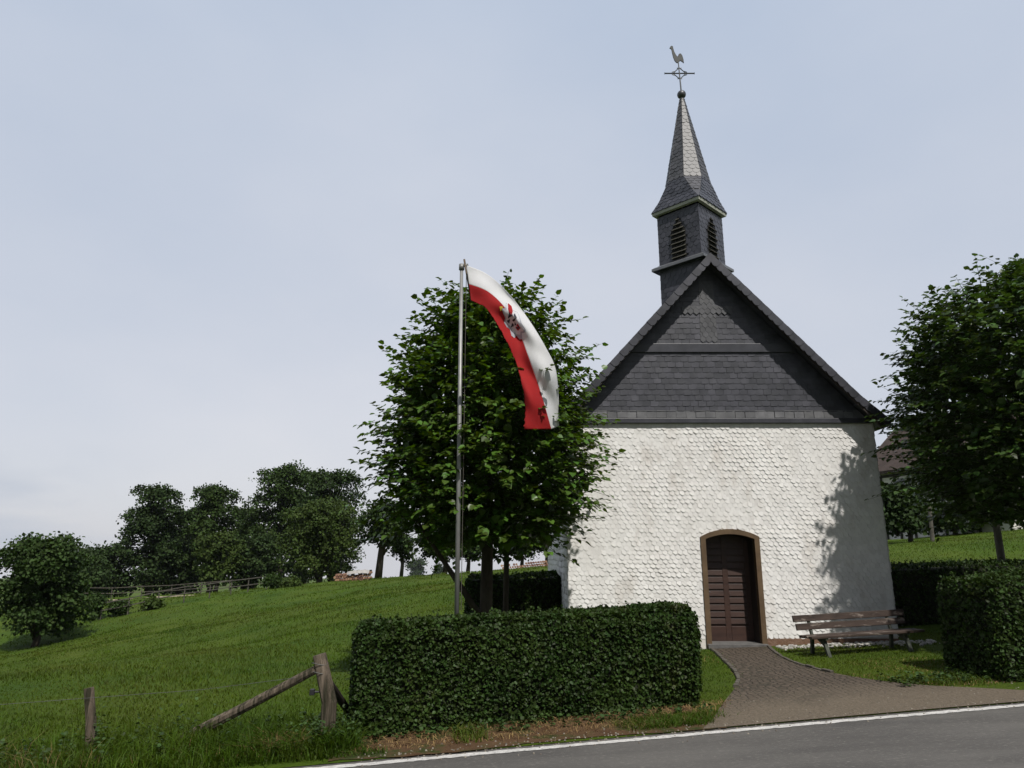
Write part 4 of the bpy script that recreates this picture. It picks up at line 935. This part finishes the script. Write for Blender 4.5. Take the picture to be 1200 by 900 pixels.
for a_ in (-BL / 2.8, BL / 2.8):
    mb = MB()
    mb.beam(bp(a_, .02, -.05), bp(a_, -.02, .45), .05, .055, ux); mb.beam(bp(a_, -.015, .43), bp(a_, .075, .85), .05, .04, ux)
    mb.beam(bp(a_, -.01, .395), bp(a_, -.43, .395), .05, .05, (0, 0, 1)); mb.beam(bp(a_, -.47, -.05), bp(a_, -.33, .39), .05, .06, ux)
    mb.beam(bp(a_, -.19, .38), bp(a_, -.37, .24), .045, .045, ux)
    mb.build('leg_frame', 'castiron', bench, bevel=.006)

# ------------------------------------------------------------------ fence by the road
cpos = gp(383, 872); zc0 = ground(*cpos); cpt = at(374, 767, cpos[1])
cpost = thing('fence_post', (*cpos, zc0), 'stout corner post with two slanting braces beside the hedge', 'fence post')
MB().tube([(cpos[0], cpos[1], zc0 - .2), (cpos[0] - .0, cpos[1], zc0 + .4), tuple(cpt)], [.085, .078, .07], 12, wob=.07).build('post', 'post', cpost)
brs = at(371, 784, cpos[1]); bre = gp(214, 873); bre3 = Vector((*bre, ground(*bre) + .06))
MB().tube([brs, brs.lerp(bre3, .5) + Vector((0, 0, -.01)), bre3], [.045, .05, .055], 10, wob=.08).build('brace', 'post', cpost)
b2s = at(380, 792, cpos[1] + .04); b2e = at(416, 846, cpos[1] + 1.0); b2e.z = max(b2e.z, ground(b2e.x, b2e.y))
MB().tube([b2s, b2e], [.04, .045], 10, wob=.06).build('brace', 'dark_wood', cpost)
mb = MB(); q = at(366, 811, cpos[1] - .03)
mb.box(q, (.05, .05, .06)); mb.tube([q + Vector((.0, 0, 0)), q + Vector((.09, .02, 0))], .012, 6); mb.build('insulator', 'rubber', cpost, bevel=.006)
mb = MB()
for zz_ in (.90, .80): 
    c_ = Vector((cpos[0], cpos[1], zc0)).lerp(cpt, zz_); mb.tube([c_ + Vector((.083 * math.cos(t), .083 * math.sin(t), .01 * math.sin(2 * t))) for t in np.linspace(0, 6.283, 17)], .004, 4)
mb.build('wire_wrap', 'wire', cpost)
p1t = at(104.5, 806, 8.0 + .0); p1 = Vector((p1t.x + .13, p1t.y, ground(p1t.x + .13, p1t.y)))
post1 = thing('fence_post', p1, 'short weathered post standing alone in the grass at left', 'fence post')
MB().tube([p1 - Vector((0, 0, .2)), p1.lerp(p1t, .5), p1t], [.055, .052, .049], 11, wob=.07).build('post', 'post', post1)
MB().box(p1t + Vector((.062, -.02, -.26)), (.03, .03, .05)).build('insulator', 'rubber', post1, bevel=.005)
mb = MB(); pn = p1 + Vector((-3.6, -.45, -.15))
for fr in (.86,):
    a = Vector((cpos[0], cpos[1], zc0)).lerp(cpt, fr - .1) + Vector((-.08, 0, 0)); b = p1.lerp(p1t, fr) + Vector((0, -.065, 0)); c_ = pn + Vector((0, 0, (p1t.z - p1.z) * fr))
    mb.tube([a, a.lerp(b, .5) - Vector((0, 0, .03)), b], .0022, 4); mb.tube([b, b.lerp(c_, .5) - Vector((0, 0, .02)), c_], .0022, 4)
tag(mb.build('fence_wire', 'wire'), 'thin sagging wire strung from the corner post to the left post', 'wire')

# ------------------------------------------------------------------ paddock fences far left
def paddock(pts, label, nrail, h, seed):
    W_ = []
    for px, py, Y in pts:
        p = at(px, py, Y); W_.append(Vector((p.x, p.y, ground(p.x, p.y))))
    root = thing('paddock_fence', W_[0], label, 'fence', 'rail fences of the paddock')
    for p in W_: MB().tube([p - Vector((0, 0, .2)), p + Vector((0, 0, h + .06))], .035, 7).build('post', 'rail', root)
    for i in range(nrail):
        mb = MB(); z = h * (1 - i * .45)
        for a, b in zip(W_[:-1], W_[1:]): mb.beam(a + Vector((0, -.08, z)), b + Vector((0, -.08, z)), .03, .05)
        mb.build('rail', 'rail', root)
paddock([(118, 722, 40), (150, 715, 41), (185, 709, 42.5), (215, 706, 43.5), (245, 702, 44.5), (270, 699, 45.5), (290, 697, 46.5), (312, 694, 47.5)], 'grey rail fence climbing the edge of the meadow', 2, .85, 1)
paddock([(95, 703, 60), (130, 702, 60), (165, 701, 60), (200, 700, 60), (235, 698, 60.5), (268, 696, 61)], 'straight rail fence along the sand track under the trees', 2, .95, 2)
tr_p = [at(x, y, Y) for x, y, Y in ((92, 704, 57), (180, 703, 56), (262, 699, 57), (262, 697, 59), (180, 701, 59), (92, 702, 60))]
draped('sand_track', [(p.x, p.y) for p in tr_p], 'sand', .05, .8)

# ------------------------------------------------------------------ wood piles on the skyline
def woodpile(px0, px1, ptop, Y, label, seed, cover):
    r = random.Random(seed); a, b = at(px0, 680, Y), at(px1, 680, Y); za, zb2 = ground(a.x, Y), ground(b.x, Y); H = at((px0 + px1) / 2, ptop, Y).z - (za + zb2) / 2
    root = thing('woodpile', ((a.x + b.x) / 2, Y, (za + zb2) / 2), label, 'woodpile', 'stacked firewood on the skyline')
    mb = MB(); x = a.x; d = .19
    while x < b.x:
        base = za + (zb2 - za) * (x - a.x) / (b.x - a.x); hh = H * r.uniform(.75, 1.02); k = 0
        while k * d < hh:
            rr = d * r.uniform(.42, .52); xx = x + (k % 2) * d / 2; z = base + d / 2 + k * d * .92; yo = r.uniform(-.05, .05)
            mb.tube([(xx, Y - .5 + yo, z), (xx, Y + .5, z)], rr, 6); k += 1
        x += d
    mb.build('logs', 'log', root)
    if cover:
        m_ = MB(); n_ = 10; vs = []
        for i in range(n_ + 1):
            t = i / n_; xx = a.x + (b.x - a.x) * (.35 + .65 * t); base = za + (zb2 - za) * (.35 + .65 * t); z = base + H * (1.12 + .10 * math.sin(t * 3.1) + r.uniform(-.04, .04))
            vs += [(xx, Y - .62, z - .22), (xx, Y - .5, z), (xx, Y + .5, z), (xx, Y + .62, z - .22)]
        m_.add(vs, [(4 * i + j, 4 * i + 4 + j, 4 * i + 5 + j, 4 * i + 1 + j) for i in range(n_) for j in range(3)]); m_.build('tarpaulin', 'tarp', root)
woodpile(394, 434, 671, 56, 'stack of reddish firewood under a pale sheet left of the orchard trees', 5, True)
woodpile(588, 646, 660, 57, 'long low row of firewood behind the linden beside the chapel', 6, False)

# ------------------------------------------------------------------ far house on the right
eL, eR = at(1004, 566, 52), at(1165, 531, 42)
hu = Vector((eR.x - eL.x, eR.y - eL.y, 0)); HLn = hu.length; hu.normalize(); hv = Vector((hu.y * -1, hu.x, 0))     # hv points away
if hv.x < 0: hv = -hv
ez = (eL.z + eR.z) / 2; hz0 = ground(eR.x, eR.y) - .4; HD = 8.5; RH = 3.6
house = thing('farmhouse', (eL.x, eL.y, hz0), 'half-timbered house with a dark tiled roof partly hidden by trees', 'house')
def hp(a, b, z): p = eL + hu * a + hv * b; return Vector((p.x, p.y, z))
MB().prism([hp(.5, .5, hz0), hp(HLn, .5, hz0), hp(HLn, HD - .5, hz0), hp(.5, HD - .5, hz0)], (0, 0, ez - hz0 + .1)).build('wall', 'infill', house)
rf = MB()
for b0, b1 in ((0, HD / 2), (HD, HD / 2)):
    rf.prism([hp(0, b0, ez), hp(HLn + .4, b0, ez), hp(HLn + .4, b1, ez + RH), hp(0, b1, ez + RH)], (0, 0, .22))
rfo = rf.build('roof', 'tile', house)
for a_ in (.5, HLn): MB().prism([hp(a_ - .05, .5, ez), hp(a_ - .05, HD - .5, ez), hp(a_ - .05, HD / 2, ez + RH - .5)], hu * .1).build('gable_end', 'infill', house)
mb = MB()
for a_ in np.arange(.6, HLn, 1.15): mb.beam(hp(a_, .47, hz0), hp(a_, .47, ez), .16, .08, hv)
for z in (ez - .12, ez - 1.35, ez - 2.7): mb.beam(hp(.5, .465, z), hp(HLn, .465, z), .08, .18)
mb.build('timber_frame', 'timber', house)
for a_ in np.arange(1.17, HLn - .5, 2.3):
    wf = MB().prism([hp(a_ - .36, .45, ez - 1.15), hp(a_ + .36, .45, ez - 1.15), hp(a_ + .36, .45, ez - .3), hp(a_ - .36, .45, ez - .3)], hv * -.03).build('window', 'infill', house)
    MB().prism([hp(a_ - .29, .415, ez - 1.08), hp(a_ + .29, .415, ez - 1.08), hp(a_ + .29, .415, ez - .37), hp(a_ - .29, .415, ez - .37)], hv * -.01).build('pane', 'glass', wf)
# pale sapling stake on the slope
q = at(1092, 628, 36); q.z = ground(q.x, q.y)
tag(MB().tube([q - Vector((0, 0, .2)), at(1089, 594, 36)], [.10, .09], 10, wob=.05).build('wooden_stake', 'rail'), 'pale upright stake on the slope below the house', 'stake')

# ------------------------------------------------------------------ summer haze
def haze(dens):
    m = bpy.data.materials.new('haze'); m.use_nodes = True; t = m.node_tree; t.nodes.clear()
    o = nn(t, 'ShaderNodeOutputMaterial'); v = nn(t, 'ShaderNodeVolumePrincipled'); v.inputs['Density'].default_value = dens
    v.inputs['Color'].default_value = (.86, .90, .96, 1); v.inputs['Anisotropy'].default_value = .2
    t.links.new(v.outputs[0], o.inputs['Volume']); M['haze'] = m
    h = MB().box((0, 570, -16), (2000, 1400, 76)).build('haze', m)
    tag(h, 'thin pale summer haze over the whole valley', 'haze', kind='stuff'); return h
haze(.0001)

# ------------------------------------------------------------------ pebbles along the wall foot
pebs = MB()
for i in range(330):
    x = random.uniform(DR + .10, WR + .5); y = YF - .06 - abs(random.gauss(.16, .14)) - .05; y = min(y, YF - .05); z = ground(x, y); s = random.uniform(.015, .04)
    th_ = random.uniform(0, 6.28)
    vs = [(x + s * math.cos(t + th_) * random.uniform(.8, 1.2) * k, y + s * math.sin(t + th_) * random.uniform(.7, 1.1) * k, z + hh * s) for k, hh in ((1, .0), (1, .45), (.5, .85)) for t in (0, 1.05, 2.1, 3.14, 4.2, 5.2)]
    pebs.add(vs, [(r_ * 6 + j, r_ * 6 + (j + 1) % 6, r_ * 6 + 6 + (j + 1) % 6, r_ * 6 + 6 + j) for r_ in (0, 1) for j in range(6)] + [(12, 13, 14, 15, 16, 17)])
tag(pebs.build('pebbles', 'pebble', None, True), 'white pebbles strewn along the foot of the chapel wall', 'pebbles', kind='stuff')

gv = MB()
for i in range(900):
    s_ = random.uniform(-1.5, 8.5); d_ = random.choice((random.gauss(.10, .06), random.uniform(.05, 1.0), random.gauss(.02, .12))); x, y = along(s_, d_)
    if d_ > .5 and s_ < 2.7: continue
    z = ground(x, y) + .012 if d_ > .09 else float(road_z(x)) - .001; q_ = random.uniform(.004, .013); th_ = random.uniform(0, 6.28)
    vs = [(x + q_ * math.cos(t + th_) * random.uniform(.7, 1.3) * k, y + q_ * math.sin(t + th_) * random.uniform(.7, 1.3) * k, z + hh * q_) for k, hh in ((1, 0), (.7, .8)) for t in (0, 1.26, 2.5, 3.8, 5.0)]
    gv.add(vs, [(j, (j + 1) % 5, 5 + (j + 1) % 5, 5 + j) for j in range(5)] + [(5, 6, 7, 8, 9)])
M['grit'] = mat('grit', (.13, .11, .085), (.26, .23, .19), 60, .9, island=.4)
tag(gv.build('gravel', 'grit'), 'loose grit scattered along the road edge and the foot of the path', 'gravel', kind='stuff')

# ------------------------------------------------------------------ grass
def inside(poly, X, Y):
    o = np.zeros(len(X), bool); n_ = len(poly)
    for i in range(n_):
        (x1, y1), (x2, y2) = poly[i], poly[i - 1]
        c = ((y1 > Y) != (y2 > Y)) & (X < (x2 - x1) * (Y - y1) / (y2 - y1 + 1e-12) + x1); o ^= c
    return o
HEDGE_POLYS = []
def blades(X, Y, h, wdt, lean, r):
    n_ = len(X); Z = gz(X, Y); an = r.uniform(0, 2 * np.pi, n_); la = r.uniform(0, 2 * np.pi, n_); l = lean * np.abs(r.normal(.6, .5, n_)) * h
    B = np.stack([np.cos(an), np.sin(an), 0 * an], 1) * wdt[:, None] / 2; P = np.stack([X, Y, Z - .01], 1); Lv = np.stack([np.cos(la) * l, np.sin(la) * l, 0 * l], 1); up = np.array([0, 0, 1.0])
    m_ = P + Lv * .3 + up * (h * .6)[:, None]; t = P + Lv + up * (h * np.sqrt(np.clip(1 - .3 * lean, .3, 1)))[:, None]
    V = np.stack([P - B, P + B, m_ + B * .75, m_ - B * .75, t + B * .12, t - B * .12], 1).reshape(-1, 3); o = np.arange(n_)[:, None] * 6
    return V, np.concatenate([o + np.array([0, 1, 2, 3]), o + np.array([3, 2, 4, 5])], 1).reshape(-1, 4)
r = np.random.default_rng(99)
def frustum_xy(n_, y0, y1, u0, u1, pw=1.0):
    Y = y0 + (y1 - y0) * r.random(n_) ** pw; u = r.uniform(u0, u1, n_); return u * Y, Y
def clear(X, Y):
    d = dist_line(X, Y); k = d > .2
    k &= ~inside(path_poly, X + r.normal(0, .06, len(X)), Y + r.normal(0, .06, len(X)))
    k &= ~((X > WL - .1) & (X < WR + .05) & (Y > YF - .02) & (Y < YB))
    return k
parts = []
X, Y = frustum_xy(120000, 8, 34, -.86, .10, 1.5); k = clear(X, Y) & (dist_line(X, Y) > 1.2); X, Y = X[k], Y[k]
pat = frames_noise(np.stack([X * 1.1, Y * 1.1, 0 * X], 1), 1.0, 5)
parts.append(blades(X, Y, (.05 + .035 * pat.clip(-1, 1)) * r.uniform(.6, 1.5, len(X)) + .0006 * Y, .005 + .0007 * Y, 1.0, r))
X, Y = frustum_xy(26000, 30, 60, -.75, .05, 1.0); k = clear(X, Y); X, Y = X[k], Y[k]
parts.append(blades(X, Y, r.uniform(.05, .11, len(X)), .035 + 0 * X, .9, r))
X, Y = frustum_xy(14000, 18, 44, .50, .80, 1.0); k = clear(X, Y); X, Y = X[k], Y[k]
parts.append(blades(X, Y, r.uniform(.05, .10, len(X)), .022 + 0 * X, .9, r))
V, Fq = join_arr(parts); tag(arr_mesh('meadow_grass', V, Fq, 'grass'), 'short green pasture grass covering the sloping meadow', 'grass', kind='stuff')
# lawns beside the path
parts = []
X = r.uniform(1.7, 9.5, 60000); Y = r.uniform(8.2, 15.4, 60000); k = clear(X, Y) & (dist_line(X, Y) > .95 + .1 * np.sin(X * 4)) & ((X > 4.0) | (X < 3.9) & (Y > 8.8)) & ~((X > 4.1) & (Y > YF - .28) & (X < 7))
pat = frames_noise(np.stack([X * 2, Y * 2, 0 * X], 1), 1.0, 9); k &= (pat + r.normal(0, .25, len(X)) > -.42); X, Y = X[k], Y[k]
parts.append(blades(X, Y, r.uniform(.025, .06, len(X)), .009 + 0 * X, 1.0, r))
V, Fq = join_arr(parts); tag(arr_mesh('lawn', V, Fq, 'grass'), 'short mown grass beside the path and round the bench', 'grass', kind='stuff')
# tall grass along the roadside and round the fence
parts = []
def tall(n_, s0, s1, d0, d1, h0, h1, wd, lean=1.0, thr=-9, sd_=3):
    s = r.uniform(s0, s1, n_); d = r.uniform(d0, d1, n_); X, Y = s * .9877 - d * .156, LINE0 + s * .156 + d * .9877
    k = clear(X, Y) & (frames_noise(np.stack([X * 2.2, Y * 2.2, 0 * X], 1), 1.0, sd_) > thr); X, Y = X[k], Y[k]
    return blades(X, Y, r.uniform(h0, h1, len(X)), wd * r.uniform(.7, 1.3, len(X)), lean, r)
parts.append(tall(16000, -8, -1.75, .18, 1.5, .08, .26, .010)); parts.append(tall(5000, -8, -2.0, .5, 1.7, .18, .38, .009, .8, .05))
parts.append(tall(2600, -1.9, 3.2, .2, .5, .05, .13, .008, 1.1, .02, 4)); parts.append(tall(2600, 1.4, 2.8, .22, .65, .04, .11, .008, 1.1)); parts.append(tall(1500, -1.7, .2, .3, .75, .06, .17, .009, 1.1, .1, 8))
parts.append(tall(5200, -8, -1.2, .05, .32, .03, .12, .009, 1.2)); parts.append(tall(900, -1.4, 2.9, .05, .3, .02, .07, .008, 1.3, .15, 21)); parts.append(tall(500, 4.4, 8.5, .75, 1.15, .02, .07, .008, 1.3, .1, 22)); parts.append(tall(2200, -2.6, -1.5, .3, 1.0, .10, .30, .012, 1.0))
parts.append(tall(1800, 4.9, 8, 1.0, 1.6, .04, .12, .009, 1.0, 0, 6))
V, Fq = join_arr(parts); tag(arr_mesh('roadside_grass', V, Fq, 'grass'), 'long rough grass on the roadside verge and round the fence posts', 'grass', kind='stuff')
parts = [tall(5200, -1.85, 3.0, .3, 1.15, .02, .10, .007, 2.2, -.1, 14), tall(1700, -8, -2, .25, 1.3, .10, .34, .005, .9, .18, 15), tall(120, -8, -2, .25, .7, .08, .3, .005, .9), tall(400, -2.4, -2.05, .35, .7, .10, .28, .007, 1.2), tall(700, 4.6, 8, .9, 1.35, .02, .07, .007, 2, 0, 6), tall(5200, 3.6, 7, .9, 5, .02, .05, .007, 2, .02, 6), tall(500, 3.0, 8, .1, .5, .01, .03, .007, 2.5, .1, 16)]
V, Fq = join_arr(parts); tag(arr_mesh('dry_grass', V, Fq, 'dry'), 'brown withered grass and litter under the hedge and along the fence', 'dry grass', kind='stuff')
# broad-leaved weeds at the fence and hedge foot
parts = []
for s0, s1, d0, d1, n_, hh in ((-7.5, -1.7, .45, 1.5, 260, .30), (-2.0, -1.5, .4, .9, 110, .28), (-1.6, 2.4, .55, 1.15, 200, .12), (5.0, 7.5, 1.1, 1.5, 120, .15), (-4.4, -2.9, .8, 1.5, 16, .62), (-7, -5, .8, 1.6, 9, .5)):
    s = r.uniform(s0, s1, n_); d = r.uniform(d0, d1, n_); X, Y = s * .9877 - d * .156, LINE0 + s * .156 + d * .9877; Z = gz(X, Y); H = hh * r.uniform(.3, 1, n_)
    for j in range(7):
        a = r.uniform(0, 6.28, n_); t = (j + 1) / 7
        parts.append(leaf_arrays(np.stack([X + .01 * np.cos(a), Y + .01 * np.sin(a), Z + H * t], 1), np.stack([np.cos(a), np.sin(a), r.uniform(-.2, .7, n_)], 1), np.stack([r.normal(0, .4, n_), r.normal(0, .4, n_), np.ones(n_)], 1), r.uniform(.022, .055, n_)))
V, Fq = join_arr(parts); tag(arr_mesh('weeds', V, Fq, 'weed'), 'low leafy weeds along the fence line and the hedge foot', 'weeds', kind='stuff')
